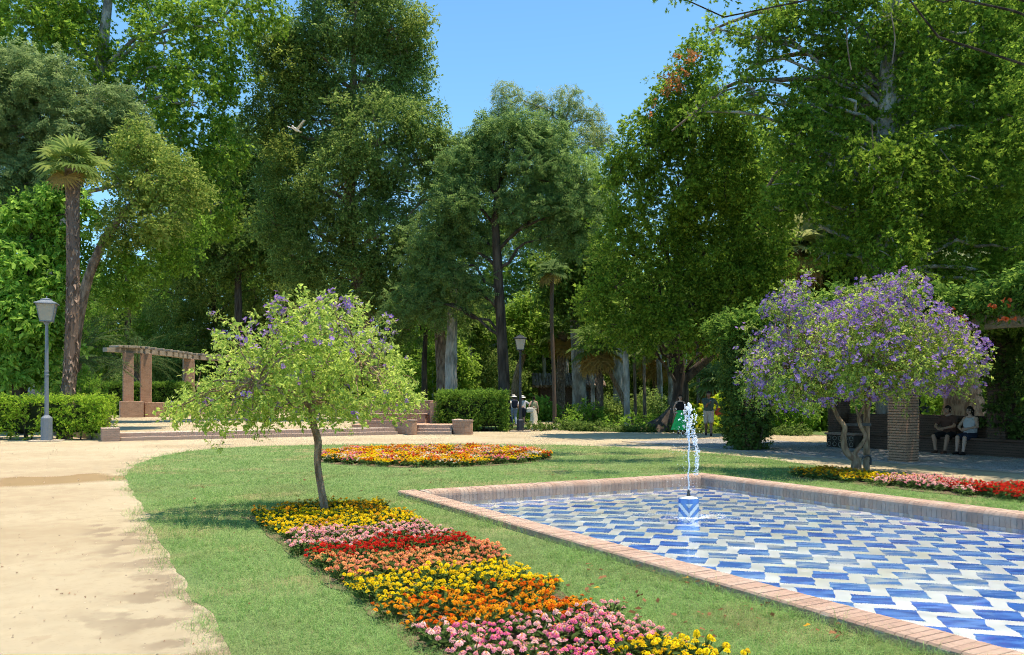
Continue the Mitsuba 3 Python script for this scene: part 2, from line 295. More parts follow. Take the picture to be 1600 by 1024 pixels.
# ---------------------------------------------------------------- the tiled pool
POOL = thing('tiled_pool', 'blue and white tiled pool with a raised pinkish brick coping set in the lawn', 'pool')
WATER_Z, FLOOR_Z = -0.082, -0.152
def coping_profile(dx=0.0, dz=0.0, inset=0.0):
    r = 0.075
    p = [(0 + inset + dx, -0.08), (0 + inset + dx, 0.075 - inset), (0.014 + inset + dx, 0.09 + dz - inset), (CW - r, 0.09 + dz - inset)]
    for t in (22, 45, 68, 90):
        p.append((CW - r + (r - inset) * math.sin(math.radians(t)), 0.09 + dz - r + (r - inset) * math.cos(math.radians(t))))
    p += [(CW - inset, -0.098), (CW - 0.1, -0.098), (CW - 0.1, -0.08)]
    return np.array(p)
def prism(prof, y0, y1, skew=0.0):
    """profile in x-z swept along y"""
    n = len(prof); v = np.vstack([np.c_[prof[:, 0], np.full(n, y0), prof[:, 1]], np.c_[prof[:, 0], np.full(n, y1), prof[:, 1]]])
    pf = Polygon(prof); tv, tf = trimesh.creation.triangulate_polygon(pf, engine='earcut')
    m = trimesh.creation.extrude_polygon(pf, y1 - y0, engine='earcut')
    w = np.array(m.vertices); out = np.c_[w[:, 0], y0 + w[:, 2], w[:, 1]]
    return trimesh.Trimesh(out, np.array(m.faces)[:, ::-1], process=False)
def corner_mats():
    # front: x into the pool (+U), y along V.  back: x = V, y = along U.  right: x = -U, y = V
    def M(o, ex, ey):
        A = np.eye(4); A[:2, 0] = ex; A[:2, 1] = ey; A[:2, 3] = o; return A
    return dict(front=(M(PL, U, V), PD), back=(M(PL, V, U), PW), right=(M(pool_xy(PW, 0), -U, V), PD))
bricks = []
g = np.random.default_rng(21)
for side, (M, length) in corner_mats().items():
    pitch = 0.071; n = int(length / pitch)
    for i in range(n):
        y0 = i * pitch + 0.004
        dx, dz = (g.normal(0, 0.006) if side == 'front' else g.normal(0, 0.003)), g.normal(0, 0.0012)
        if y0 < CW * 1.0 and side != 'back': m_ = None
        pr = coping_profile(abs(dx), dz)
        m = prism(pr, y0, y0 + pitch - 0.007)
        if side == 'back' and (y0 < CW or y0 > length - CW):   # mitre at the corners: keep the back row inside the long rows
            continue
        m = placed(m, M)
        c = np.array(m.vertices)[:, :2].mean(0)
        # front and back rows meet: front row owns the corner
        dist = np.hypot(*c); inview = c[1] > 3.5 and abs(c[0]) < 0.72 * c[1]
        bricks.append((dist if inview else 99 + dist, m, int(g.integers(0, 3))))
    mm = placed(prism(coping_profile(0.0, 0.0, 0.0065), CW * (side == 'back'), length - CW * (side == 'back')), M)
    part(POOL, 'mortar_bed', mm, 'mortar')
bricks.sort(key=lambda b: b[0])
for d, m, c in bricks[:300]:
    part(POOL, 'brick', m, 'brick_' + 'abc'[c])
for c in range(3):
    r = [m for d, m, k in bricks[300:] if k == c]
    if r: part(POOL, 'brick_row', cat(*r), 'brick_' + 'abc'[c], kind='stuff')
# basin: bedding under the tiles, the walls with a band of small tiles
floor_poly = quad(PL, CW - 0.05, PW - CW + 0.05, CW - 0.05, PD - CW + 0.05)
part(POOL, 'floor', slab(floor_poly, FLOOR_Z - 0.1, FLOOR_Z - 0.0035), 'grout')
a0, a1, b0, b1 = CW - 0.012, PW - CW + 0.012, CW - 0.012, PD - CW + 0.012
wv, wf, wc, k = [], [], [], 0
def wall_tiles(o, d, length, nrm):
    global k
    s = 0.075; n = int(length / s)
    for i in range(n):
        for r in range(2):
            z1 = -0.100 - r * s; z0 = max(z1 - s + 0.005, FLOOR_Z)
            p = o + d * (i * s + 0.002); q = p + d * (s - 0.005); e = nrm * 0.006
            v = np.array([[*p, z0], [*q, z0], [*q, z1], [*p, z1]]); v2 = v.copy(); v2[:, :2] += e
            wv.append(np.vstack([v, v2])); wf.append(np.array([[4, 5, 6], [4, 6, 7], [0, 4, 7], [0, 7, 3], [1, 2, 6], [1, 6, 5], [3, 7, 6], [3, 6, 2]]) + k); k += 8
            h = (i * 7 + r * 3 + int(g.integers(0, 3))) % 6
            c = [(0.13, 0.24, 0.46), (0.36, 0.43, 0.48), (0.42, 0.40, 0.29), (0.50, 0.53, 0.50), (0.24, 0.33, 0.46), (0.36, 0.35, 0.27)][h]
            wc.append(np.tile(c, (8, 1)))
wall_tiles(pool_xy(a0, b0), U, a1 - a0, V); wall_tiles(pool_xy(a0, b0), V, b1 - b0, U); wall_tiles(pool_xy(a1, b0), V, b1 - b0, -U)
part(POOL, 'wall_tile', trimesh.Trimesh(np.vstack(wv), np.vstack(wf), process=False), 'tile_vc', color=np.vstack(wc), kind='stuff')
part(POOL, 'basin_wall', cat(*[slab(quad(PL, *q), FLOOR_Z - 0.05, -0.097) for q in ((CW - 0.1, CW - 0.013, CW - 0.1, PD - 0.3), (PW - CW + 0.013, PW - CW + 0.1, CW - 0.1, PD - 0.3), (CW - 0.012, PW - CW + 0.012, CW - 0.1, CW - 0.013))]), 'mortar')
# floor pattern: rows of blue lozenges (each a quarter-turned square) divided by white zigzag bands; edges wavy, the water's refraction built into the outlines
PU, RV, HD = 0.446, 0.402, 0.223
inner = quad(PL, CW - 0.005, PW - CW + 0.005, CW - 0.005, PD - CW + 0.005)
def refraction_wob(p, s=0):
    q = np.c_[p * 5.5, np.full(len(p), 3.0 + s)]
    w = np.c_[meshkit.noise(q, 1), meshkit.noise(q, 2)] - 0.5
    q = np.c_[p * 16, np.full(len(p), 3.0 + s)]
    w2 = np.c_[meshkit.noise(q, 3), meshkit.noise(q, 4)] - 0.5
    return p + 0.036 * w + 0.026 * w2
def edge_pts(a, b, n=6): return [a + (b - a) * t for t in np.linspace(0, 1, n, endpoint=False)]
def lift(poly, z, h=0.003):
    v = []
    for gm in getattr(poly, 'geoms', [poly]):
        if gm.area > 2e-3: v.append(slab(gm, z, z + h))
    return cat(*v) if v else None
blue = []
V0 = 0.18
nrow = int((PD + 1) / RV) + 2
for r in range(-1, nrow):
    for i in range(-1, 16):
        cu, cv = (i + 0.5 * (r % 2)) * PU + 0.10, V0 + r * RV
        c = [pool_xy(cu + a, cv + b) for a, b in ((-HD, 0), (0, -HD), (HD, 0), (0, HD))]
        p = np.array(sum((edge_pts(c[q], c[(q + 1) % 4]) for q in range(4)), []))
        po = Polygon(refraction_wob(p)).buffer(-0.0012).intersection(inner)
        m = lift(po, FLOOR_Z - 0.004)
        if m is None: continue
        ce = np.array(m.vertices)[:, :2].mean(0); d = np.hypot(*ce) + (0 if ce[1] > 3.5 and abs(ce[0]) < 0.72 * ce[1] else 99)
        h = meshkit.noise(np.array([[ce[0] * 0.8, ce[1] * 0.8, 1.0]]), 5)[0] + 0.5 * (g.random() - 0.5)
        blue.append((d, m, 'tile_cobalt' if h > 0.60 else 'tile_blue' if h > 0.30 else 'tile_worn'))
blue.sort(key=lambda b: b[0])
for d, m, b in blue[:300]: part(POOL, 'blue_tile', m, b)
rest = [m for d, m, b in blue[300:]]
if rest: part(POOL, 'far_blue_tile', cat(*rest), 'tile_blue', kind='stuff')
for r in range(-1, nrow):
    top, bot = [], []
    # white band between row r and row r+1: both borders are zigzags
    for i in range(-2, 34):
        x = i * PU / 2 + 0.10
        up = ((i + (r % 2)) % 2 == 0)
        zt = V0 + r * RV + (HD if up else 0)
        zb = V0 + (r + 1) * RV - (HD if not up else 0)
        top.append((x, zt)); bot.append((x, zb))
    def dens(l): return sum(([np.array(l[j]) + (np.array(l[j + 1]) - np.array(l[j])) * t for t in np.linspace(0, 1, 6, endpoint=False)] for j in range(len(l) - 1)), []) + [np.array(l[-1])]
    ring = dens(top) + dens(bot)[::-1]
    p = np.array([pool_xy(*q) for q in ring])
    po = Polygon(refraction_wob(p)).buffer(0).buffer(-0.0012).intersection(inner)
    m = lift(po, FLOOR_Z - 0.004)
    if m is not None: part(POOL, 'white_tile_band', m, 'tile_white')
# water
def ripples(x, y):
    p = np.c_[x, y, x * 0]; FB = np.array([2.42, 11.0])
    d = np.hypot(x - FB[0], y - FB[1])
    return 0.011 * meshkit.noise(p * [2.3, 3.4, 1], 1) + 0.006 * meshkit.noise(p * [6, 8, 1], 2) + 0.003 * np.sin(d * 26) * np.exp(-d / 1.6) * (0.4 + meshkit.noise(p * 3, 4))
na, nb = 110, 260
aa, bb = np.meshgrid(np.linspace(CW - 0.004, PW - CW + 0.004, na), np.linspace(CW - 0.004, PD - CW + 0.004, nb), indexing='ij')
q = PL + aa[..., None] * U + bb[..., None] * V
wz = WATER_Z + ripples(q[..., 0].ravel(), q[..., 1].ravel())
i, j = np.meshgrid(np.arange(na - 1), np.arange(nb - 1), indexing='ij'); k0 = (i * nb + j).ravel()
wm = trimesh.Trimesh(np.c_[q.reshape(-1, 2), wz], np.vstack([np.c_[k0, k0 + 1, k0 + nb + 1], np.c_[k0, k0 + nb + 1, k0 + nb]]), process=False)
solo('pool_water', wm, 'water', kind='structure', smooth=True)

# ---- fountain: six-sided tiled block with chevrons, brass nozzle
FO = np.array([2.42, 11.06])
FT = thing('fountain_block', 'small six sided fountain block tiled in blue and white chevrons standing in the pool', 'fountain')
R, ROT, ZT = 0.152, math.radians(-99), 0.165
hexv = [FO + R * np.array([math.cos(ROT + math.radians(60 * q)), math.sin(ROT + math.radians(60 * q))]) for q in range(6)]
part(FT, 'core', slab(Polygon(hexv).buffer(-0.004), FLOOR_Z - 0.02, ZT - 0.005), 'mortar')
for q in range(6):
    p, r_ = hexv[q], hexv[(q + 1) % 6]; d = r_ - p; L = np.linalg.norm(d); d /= L; nrm = np.array([d[1], -d[0]])
    A = np.eye(4); A[:2, 0] = d; A[:3, 1] = [0, 0, 1]; A[:2, 2] = nrm; A[:2, 3] = p
    def panel(poly, name, b, t=0.004):
        m = trimesh.creation.extrude_polygon(poly, t, engine='earcut'); m.apply_transform(A); part(FT, name, m, b)
    w = L - 0.004
    panel(sbox(0.002, ZT - 0.062, w, ZT - 0.002), 'blue_tile', 'tile_blue')
    area = sbox(0.002, -0.2, w, ZT - 0.066); s = 1 if q % 2 else -1   # chevrons point down at every second edge
    for t in range(-4, 8):
        z0 = -0.22 + t * 0.066
        xa, xb = (0.0, L)
        ya, yb = (z0, z0 + L) if s < 0 else (z0 + L, z0)
        po = Polygon([(xa, ya), (xb, yb), (xb, yb + 0.061), (xa, ya + 0.061)]).intersection(area)
        if po.area > 1e-4: panel(po, 'chevron_tile', 'tile_blue' if t % 2 else 'tile_white')
cap = lathe([(0.0, 0.205), (0.02, 0.203), (0.03, 0.196), (0.10, 0.178), (R - 0.012, ZT + 0.004), (R - 0.012, ZT - 0.006)], 6); cap = rotz(cap, ROT); cap.apply_translation([*FO, 0.0])
part(FT, 'cap', cap, 'tile_white')
noz = lathe([(0.0, 0.285), (0.012, 0.285), (0.013, 0.262), (0.019, 0.255), (0.019, 0.225), (0.024, 0.22), (0.026, 0.196)], 12); noz.apply_translation([*FO, 0.0])
part(FT, 'nozzle', noz, 'dark_metal', smooth=40)
def blob(p, s, g, sub=1):
    m = trimesh.creation.icosphere(subdivisions=sub); v = np.array(m.vertices); v *= (0.75 + 0.5 * meshkit.noise(v * 1.8 + g.random(3) * 50))[:, None] * s
    return v + p, np.array(m.faces)
def jet():
    g = np.random.default_rng(8); vs, fs, k = [], [], 0
    def add(p, s, sub=1):
        nonlocal k
        v, f = blob(np.array(p), np.array(s), g, sub); vs.append(v); fs.append(f + k); k += len(v)
    top = 1.40
    for z in np.arange(0.28, top, 0.011):
        t = (z - 0.28) / (top - 0.28); w = 0.006 + 0.004 * g.random() + 0.003 * t
        add([FO[0] + 0.012 * t + 0.006 * math.sin(z * 23), FO[1], z], [w, w, 0.017])
    for _ in range(210):      # the falling head of the jet
        t = g.random() ** 0.75; z = top + 0.05 - 0.46 * t; sp = 0.022 + 0.045 * math.sin(math.pi * min(t * 1.15 + 0.12, 1))
        s = g.uniform(0.004, 0.011) * (1.2 - 0.5 * t)
        add([FO[0] + g.normal(0, sp) * 0.8, FO[1] + g.normal(0, sp) * 0.8, z], [s, s, s * g.uniform(0.9, 1.8)])
    for z in np.arange(top - 0.06, top + 0.065, 0.012):
        w = 0.028 * math.sqrt(max(0.04, 1 - ((z - top) / 0.075) ** 2)); add([FO[0] + 0.012 + g.normal(0, 0.006), FO[1], z], [w, w, 0.02])
    for _ in range(260):      # the strand falling to the right of the jet
        t = g.random(); z = 1.12 - 0.64 * t
        x = 0.055 + 0.05 * math.sin(t * 2.6) + 0.02 * t + g.normal(0, 0.016); s = g.uniform(0.003, 0.008)
        add([FO[0] + x, FO[1] + g.normal(0, 0.02), z], [s, s, s * g.uniform(0.9, 2.0)])
    for _ in range(240):      # spray
        z = 0.25 + 1.15 * g.random(); s = g.uniform(0.002, 0.005); add([FO[0] - 0.03 + g.normal(0, 0.10), FO[1] + g.normal(0, 0.1), z], [s, s, s * 1.3], 0)
    solo('fountain_jet', trimesh.Trimesh(np.vstack(vs), np.vstack(fs), process=False), 'foam', 'upright jet of white water breaking into drops above the fountain block', 'water jet', smooth=False)
    vs.clear(); fs.clear(); k = 0
    for _ in range(1500):     # foam and bubbles where the water falls back
        r = abs(g.normal(0, 0.42)) + 0.1; a = g.uniform(0, 2 * np.pi); x, y = FO[0] + 0.05 + 1.35 * r * math.cos(a), FO[1] - 0.08 + r * math.sin(a) * 0.9
        if r > 0.25 and meshkit.noise(np.array([[x * 4, y * 4, 0.0]]), 3)[0] < 0.36 + 0.22 * r: continue
        s = g.uniform(0.002, 0.0075) * (1.25 - 0.5 * min(r, 1)); add([x, y, WATER_Z + 0.004], [s * 1.5, s * 1.5, s * 0.4], 0)
    solo('pool_foam', trimesh.Trimesh(np.vstack(vs), np.vstack(fs), process=False), 'foam', 'white foam and bubbles floating on the water round the fountain block', 'foam', kind='stuff')
jet()
# ---------------------------------------------------------------- foliage: leaf sprays as shape groups, crowns as instances of them
LEAFGAIN = np.array([3.2, 2.85, 2.1])
def leaf_shape(kind):
    if kind == 'lobed':      # five-lobed plane leaf, slightly cupped
        a = np.radians([180, 118, 100, 62, 40, 20, 0, -20, -40, -62, -100, -118]); r = np.array([.18, .42, .62, .34, .72, .42, 1.0, .42, .72, .34, .62, .42])
        v = np.c_[0.35 + 0.65 * r * np.cos(a), 0.65 * r * np.sin(a), 0.10 * r * r]; v = np.vstack([[0.3, 0, 0], v])
        return v, np.array([[0, i, i % 12 + 1] for i in range(1, 13)])
    if kind == 'oval':
        v = np.array([[0, 0, 0], [.35, .24, .07], [.75, .17, .05], [1, 0, -.06], [.75, -.17, .05], [.35, -.24, .07], [.5, 0, 0]], float)
        return v, np.array([[0, 6, 1], [1, 6, 2], [2, 6, 3], [3, 6, 4], [4, 6, 5], [5, 6, 0]])
    if kind == 'small':
        v = np.array([[0, 0, 0], [.5, .26, .06], [1, 0, -.03], [.5, -.26, .06]], float)
        return v, np.array([[0, 2, 1], [0, 3, 2]])
    if kind == 'narrow':
        v = np.array([[0, 0, 0], [.5, .10, .02], [1, 0, -.06], [.5, -.10, .02]], float)
        return v, np.array([[0, 2, 1], [0, 3, 2]])
def rot_to(d, g):
    """rotation whose x axis is d, z axis as far up as it goes, rolled a little"""
    x = d / np.linalg.norm(d); up = np.array([0, 0, 1.0]) + 0.55 * g.normal(size=3)
    y = np.cross(up, x); y /= np.linalg.norm(y) + 1e-9; return np.stack([x, y, np.cross(x, y)], 1)
def spray(kind, n, radius, size, colors, seed, flat=0.6, droop=0.15, rachis=0):
    """a branch tip with n leaves: twigs from the origin outward, leaves along them"""
    g = np.random.default_rng(seed); lv, lf = leaf_shape(kind); vs, fs, cs, k = [], [], [], 0
    twigs = max(3, n // 7); dirs = g.normal(size=(twigs, 3)) * [1, 1, flat]; dirs /= np.linalg.norm(dirs, axis=1, keepdims=True)
    for i in range(n):
        d = dirs[i % twigs]; t = radius * g.uniform(0.2, 1.0) ** 0.8
        p = d * t + g.normal(0, 0.08 * radius, 3) - [0, 0, droop * t * t / radius]
        if rachis:       # feathery leaf: pairs of leaflets along a short stalk
            h = d + 0.7 * g.normal(size=3) * [1, 1, 0.5]; h[2] -= 0.25; R = rot_to(h, g); L = size * g.uniform(0.8, 1.2)
            for q in range(rachis):
                for sgn in (-1, 1):
                    A = L * 0.42 * (1 - 0.35 * q / rachis)
                    dv = np.array([0.55, sgn, -0.1]); dv /= np.linalg.norm(dv); S = np.stack([dv, np.cross([0, 0, 1.0], dv), [0, 0, 1.0]], 1)
                    w = (lv * A) @ S.T + [L * (q + 0.6) / rachis, 0, -0.2 * L * (q / rachis) ** 2]
                    vs.append(w @ R.T + p); fs.append(lf + k); k += len(lv)
                    c = LEAFGAIN * np.array(colors[g.integers(len(colors))]) * g.uniform(0.75, 1.25); cs.append(np.tile(c, (len(lv), 1)))
            continue
        h = d * 0.8 + g.normal(size=3) * [0.7, 0.7, 0.45]; h[2] -= 0.35
        R = rot_to(h, g); w = lv * size * g.uniform(0.65, 1.25)
        vs.append(w @ R.T + p); fs.append(lf + k); k += len(lv)
        c = LEAFGAIN * np.array(colors[g.integers(len(colors))]) * g.uniform(0.72, 1.28); cs.append(np.tile(c, (len(lv), 1)))
    return trimesh.Trimesh(np.vstack(vs), np.vstack(fs), process=False), np.vstack(cs)
def family(name, variants, *a, **k):
    out = []
    for i in range(variants):
        m, c = spray(*a[:4], a[4], seed=hash_(name) + i, **k); out.append(group_of(f'spray_{name}_{i}', m, 'leaf', c))
    return out
def hash_(s): return sum(ord(c) * (i + 7) for i, c in enumerate(s)) % 9973
FAM = {
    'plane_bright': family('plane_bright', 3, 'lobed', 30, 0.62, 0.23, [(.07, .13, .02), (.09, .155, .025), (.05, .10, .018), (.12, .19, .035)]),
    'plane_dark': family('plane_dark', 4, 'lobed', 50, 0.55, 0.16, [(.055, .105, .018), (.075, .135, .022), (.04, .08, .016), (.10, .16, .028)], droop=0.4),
    'plane_brown': family('plane_brown', 1, 'lobed', 22, 0.40, 0.16, [(.17, .075, .035), (.10, .055, .03), (.06, .09, .02)]),
    'laurel': family('laurel', 4, 'oval', 62, 0.62, 0.16, [(.068, .115, .036), (.088, .14, .045), (.052, .09, .032), (.12, .17, .07)]),
    'laurel_yellow': family('laurel_yellow', 2, 'oval', 60, 0.62, 0.16, [(.085, .125, .035), (.115, .15, .045), (.06, .10, .03)]),
    'feather': family('feather', 4, 'small', 17, 0.60, 0.34, [(.065, .115, .045), (.085, .14, .058), (.05, .09, .04)], rachis=4),
    'feather_grey': family('feather_grey', 4, 'small', 17, 0.60, 0.34, [(.078, .12, .06), (.10, .15, .08), (.06, .10, .048)], rachis=4),
    'gum': family('gum', 2, 'narrow', 60, 0.75, 0.24, [(.12, .155, .075), (.15, .18, .09), (.09, .13, .06)], droop=0.5),
    'golden': family('golden', 3, 'oval', 55, 0.50, 0.13, [(.105, .155, .045), (.08, .13, .035), (.14, .18, .06), (.065, .11, .03)]),
    'broad': family('broad', 3, 'oval', 34, 0.52, 0.26, [(.085, .165, .035), (.11, .21, .045), (.065, .125, .03), (.15, .25, .07)]),
    'wood': family('wood', 4, 'oval', 40, 0.95, 0.30, [(.045, .085, .022), (.06, .11, .028), (.035, .065, .02), (.09, .14, .035)]),
    'wood_light': family('wood_light', 2, 'oval', 40, 0.9, 0.28, [(.09, .16, .03), (.12, .19, .04), (.07, .12, .03)]),
    'hedge': family('hedge', 3, 'oval', 46, 0.20, 0.075, [(.10, .18, .022), (.13, .22, .03), (.07, .13, .02), (.17, .25, .04)], flat=0.8),
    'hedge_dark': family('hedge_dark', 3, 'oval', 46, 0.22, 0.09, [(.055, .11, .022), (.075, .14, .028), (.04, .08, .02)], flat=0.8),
    'ivy': family('ivy', 3, 'lobed', 26, 0.24, 0.11, [(.03, .06, .02), (.045, .08, .025), (.06, .10, .03)], droop=0.5),
    'vine': family('vine', 3, 'oval', 40, 0.42, 0.13, [(.05, .10, .025), (.07, .13, .03), (.04, .08, .02), (.10, .17, .04)], droop=0.5),
    'shrub': family('shrub', 3, 'oval', 40, 0.42, 0.17, [(.07, .14, .025), (.10, .18, .035), (.05, .10, .02)]),
    'shrub_yellow': family('shrub_yellow', 2, 'oval', 26, 0.40, 0.26, [(.30, .32, .03), (.16, .24, .03), (.10, .18, .03)]),
    'lilac': family('lilac', 2, 'small', 70, 0.5, 0.10, [(.34, .27, .40), (.42, .35, .46), (.12, .15, .06)]),
}
CROWN_N = 0
def spread(key, pts, dirs, fam, g, scale=(0.75, 1.25), up=0.7):
    fams = [FAM[f] for f in ([fam] if isinstance(fam, str) else fam)]
    for i, (p, d) in enumerate(zip(pts, dirs)):
        f = fams[g.integers(len(fams))]; z = d * 0.6 + np.array([0, 0, up]) + 0.35 * g.normal(size=3); z /= np.linalg.norm(z)
        x = np.cross([0.3, 1, 0.2], z); x /= np.linalg.norm(x); y = np.cross(z, x); a = g.uniform(0, 6.283); s = g.uniform(*scale)
        R = np.stack([x * math.cos(a) + y * math.sin(a), -x * math.sin(a) + y * math.cos(a), z], 1) * s
        M = np.eye(4); M[:3, :3] = R; M[:3, 3] = p; inst(f'{key}__{i + 1:04d}', f[g.integers(len(f))], M)
def lobe_points(lobes, dens, g, rough=0.5):
    """lobes: (centre, radius xyz). Points over each lobe's outer volume, pushed in and out by noise so that its outline is uneven and gaps stay open"""
    P, D = [], []
    for c, r in lobes:
        rm = (r[0] * r[1] * r[2]) ** (1 / 3); n = max(4, int(dens * 4 * math.pi * rm * rm))
        d = g.normal(size=(n, 3)); d /= np.linalg.norm(d, axis=1, keepdims=True)
        w = meshkit.noise(d * 2.2 + np.asarray(c) * 0.37, 3); keep = w > 0.28
        rad = (0.50 + 0.5 * g.random(n) ** 0.55) * (1 - rough / 2 + rough * w)
        P.append((c + d * rad[:, None] * r)[keep]); D.append(d[keep])
    return np.vstack(P), np.vstack(D)
def px_lobes(L, Y, deep=0.9, g=None):
    out = []
    for l in L:
        x, y, rx = l[:3]; ry = l[3] if len(l) > 3 else rx; dy = l[4] if len(l) > 4 else 0.0
        k = Y / FPX; c = at(x, y, Y); off = dy + (g.uniform(-0.5, 0.5) * rx * k if g is not None else 0)
        out.append((at(x, y, Y + off), np.array([rx * k, rx * k * deep, ry * k])))
    return out
def limb(a, b, r0, r1, g, sag=0.12, n=7):
    a, b = np.asarray(a, float), np.asarray(b, float); t = np.linspace(0, 1, n)[:, None]; L = np.linalg.norm(b - a)
    p = a + (b - a) * t; p[:, 2] += (sag * L * np.sin(np.pi * t[:, 0])); p[1:-1] += g.normal(0, 0.03 * L, (n - 2, 3))
    return tube(p, np.linspace(r0, r1, n), 6)
def tree(name, label, catg, trunk, rad, lobes, fam, dens, seed, barkm='bark_dark', group=None, limbs=0.06, twigs=3, scale=(0.75, 1.25), rough=0.5, extra=None, bough_label=None, up=0.7):
    g = np.random.default_rng(seed); t = thing(name, label, catg, group); tp = curve(trunk, 16) if len(trunk) > 1 else None
    rr = np.interp(np.linspace(0, 1, len(tp)), np.linspace(0, 1, len(rad)), rad)
    rr[0] *= 1.25; w = tube(tp, rr, 12); v = np.array(w.vertices); v[:, :2] += 0.10 * rad[0] * (np.c_[meshkit.noise(v * [2.5, 2.5, .8], 1), meshkit.noise(v * [2.5, 2.5, .8], 2)] - 0.5) * 2
    part(t, 'trunk', trimesh.Trimesh(v, w.faces, process=False), barkm, smooth=50)
    B = []
    if limbs:
        for c, r in lobes:
            j = int(np.argmin(np.linalg.norm(tp - (np.asarray(c) - [0, 0, 0.5 * np.linalg.norm(np.asarray(c)[:2] - tp[-1][:2])]), axis=1))); j = max(j, len(tp) // 3)
            q0 = limbs * (0.7 + 0.5 * min(2.0, float(np.mean(r)) / 2)); B.append(limb(tp[j], c, min(q0, rr[j] * 0.8), q0 * 0.4, g))
            for _ in range(twigs):
                d = g.normal(size=3); d /= np.linalg.norm(d); B.append(limb(np.asarray(c) + g.normal(0, 0.1, 3), c + d * r * 0.95, q0 * 0.35, 0.012, g, 0.05, 5))
        part(t, 'branch', cat(*B), barkm, smooth=60, kind='stuff')
    lobes = [(c, r * 0.98) for c, r in lobes]; P, D = lobe_points(lobes, dens * 1.7, g, rough); spread(t + '__crown', P, D, fam, g, scale, up); tag(t + '__crown', kind='stuff')
    if extra:
        for L2, fam2, d2 in extra:
            P, D = lobe_points(L2, d2 * 1.4, g, rough); kp = fresh(t + '__crown_patch'); spread(kp, P, D, fam2, g, scale); tag(kp, kind='stuff')
    return t

G = np.random.default_rng(77)
# plane trees behind, top left
Y = 42.0
tree('plane_tree', 'tall bright green plane tree filling the upper left behind the palm', 'tree', [(*at(50, 640, Y)[:2], -0.1), at(85, 420, Y), at(140, 200, Y), at(165, 40, Y), at(175, -80, Y)], [0.5, 0.42, 0.34, 0.26, 0.12],
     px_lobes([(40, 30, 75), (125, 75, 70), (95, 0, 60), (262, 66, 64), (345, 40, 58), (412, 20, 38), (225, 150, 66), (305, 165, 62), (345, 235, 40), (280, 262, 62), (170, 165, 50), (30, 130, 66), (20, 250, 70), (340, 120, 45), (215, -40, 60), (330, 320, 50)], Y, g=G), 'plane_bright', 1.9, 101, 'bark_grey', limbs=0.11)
Y = 35.0
tree('feathery_tree', 'grey green feathery tree above the fan palm at the left', 'tree', [(*at(-90, 640, Y)[:2], -0.1), at(-75, 450, Y), at(-20, 260, Y), at(40, 120, Y)], [0.34, 0.28, 0.2, 0.07],
     px_lobes([(35, 115, 58), (95, 150, 52), (40, 205, 66), (120, 215, 56), (185, 170, 44), (205, 225, 38), (75, 285, 55), (-30, 170, 60), (10, 290, 50)], Y, g=G), 'feather_grey', 2.3, 102, 'bark_brown', limbs=0.05)
Y = 33.0
tree('golden_tree', 'leaning tree with yellowish green crown beside the fan palm', 'tree', [(*at(98, 662, Y)[:2], -0.1), at(118, 520, Y), at(140, 430, Y), at(165, 372, Y), at(192, 335, Y), at(235, 285, Y)], [0.30, 0.24, 0.19, 0.17, 0.13, 0.06],
     px_lobes([(225, 250, 46), (270, 282, 46), (205, 300, 44), (255, 335, 48), (190, 355, 42), (300, 300, 30), (215, 225, 36), (175, 280, 26)], Y, g=G), 'golden', 3.0, 103, 'bark_brown', limbs=0.06,
     extra=[(px_lobes([(235, 400, 52), (190, 440, 48), (275, 390, 40), (170, 400, 36), (290, 350, 34)], Y + 1.5, g=G), 'shrub', 2.2)])
Y = 33.5
tree('magnolia_tree', 'broad leaved bright green tree behind the lamp and hedge at the far left', 'tree', [(*at(35, 665, Y)[:2], -0.1), at(30, 560, Y), at(40, 450, Y), at(50, 360, Y)], [0.32, 0.26, 0.18, 0.06],
     px_lobes([(38, 345, 46), (92, 385, 38), (25, 420, 52), (92, 455, 40), (30, 500, 50), (88, 520, 36), (22, 560, 36), (-30, 380, 50), (-40, 480, 60), (70, 320, 34), (130, 330, 26), (60, 575, 26)], Y, g=G), 'broad', 3.0, 104, 'bark_dark', limbs=0.05)
# dark trees in the middle distance on the left
for i, (Y, tr, L, fam, lab) in enumerate([
    (74, (330, 660), [(330, 300, 62), (390, 260, 45), (300, 380, 66), (370, 380, 60), (330, 460, 60), (400, 450, 55), (270, 460, 55), (420, 330, 45), (290, 540, 50), (360, 540, 55)], ['laurel', 'laurel_yellow', 'laurel'], 'shaded green tree rising behind the far brick pergola'),
    (78, (455, 650), [(450, 520, 60), (420, 560, 50), (500, 560, 50), (470, 460, 50), (400, 500, 40), (530, 500, 40)], ['laurel', 'wood'], 'low dark tree in shade right behind the violet bush on the left'),
    (76, (195, 640), [(200, 500, 55), (140, 540, 50), (250, 520, 50), (120, 470, 45), (160, 590, 40), (240, 590, 40)], ['shrub', 'laurel'], 'bushy green tree behind the far pergola columns at the left')]):
    tree('dark_tree', lab, 'tree', [(*at(tr[0], 640, Y)[:2], -0.1), at(tr[0] + 5, 520, Y), at(tr[0], 350, Y)], [0.4, 0.3, 0.1], px_lobes(L, Y, g=G), fam, 1.5, 110 + i, 'bark_dark', limbs=0.1, twigs=2)
tree('dark_tree', 'shaded tree filling the gap between the bright plane tree and the dark evergreen', 'tree', [(*at(372, 640, 68)[:2], -.1), at(372, 480, 68), at(370, 260, 68)], [.4, .3, .1], px_lobes([(368, 215, 34), (345, 265, 40), (400, 290, 42), (365, 320, 46), (420, 240, 36), (330, 340, 44), (400, 370, 48), (350, 400, 46), (300, 300, 36), (445, 330, 40), (440, 400, 44), (290, 380, 44)], 68, g=G), ['laurel', 'wood'], 1.7, 113, 'bark_dark', limbs=.1, twigs=2)
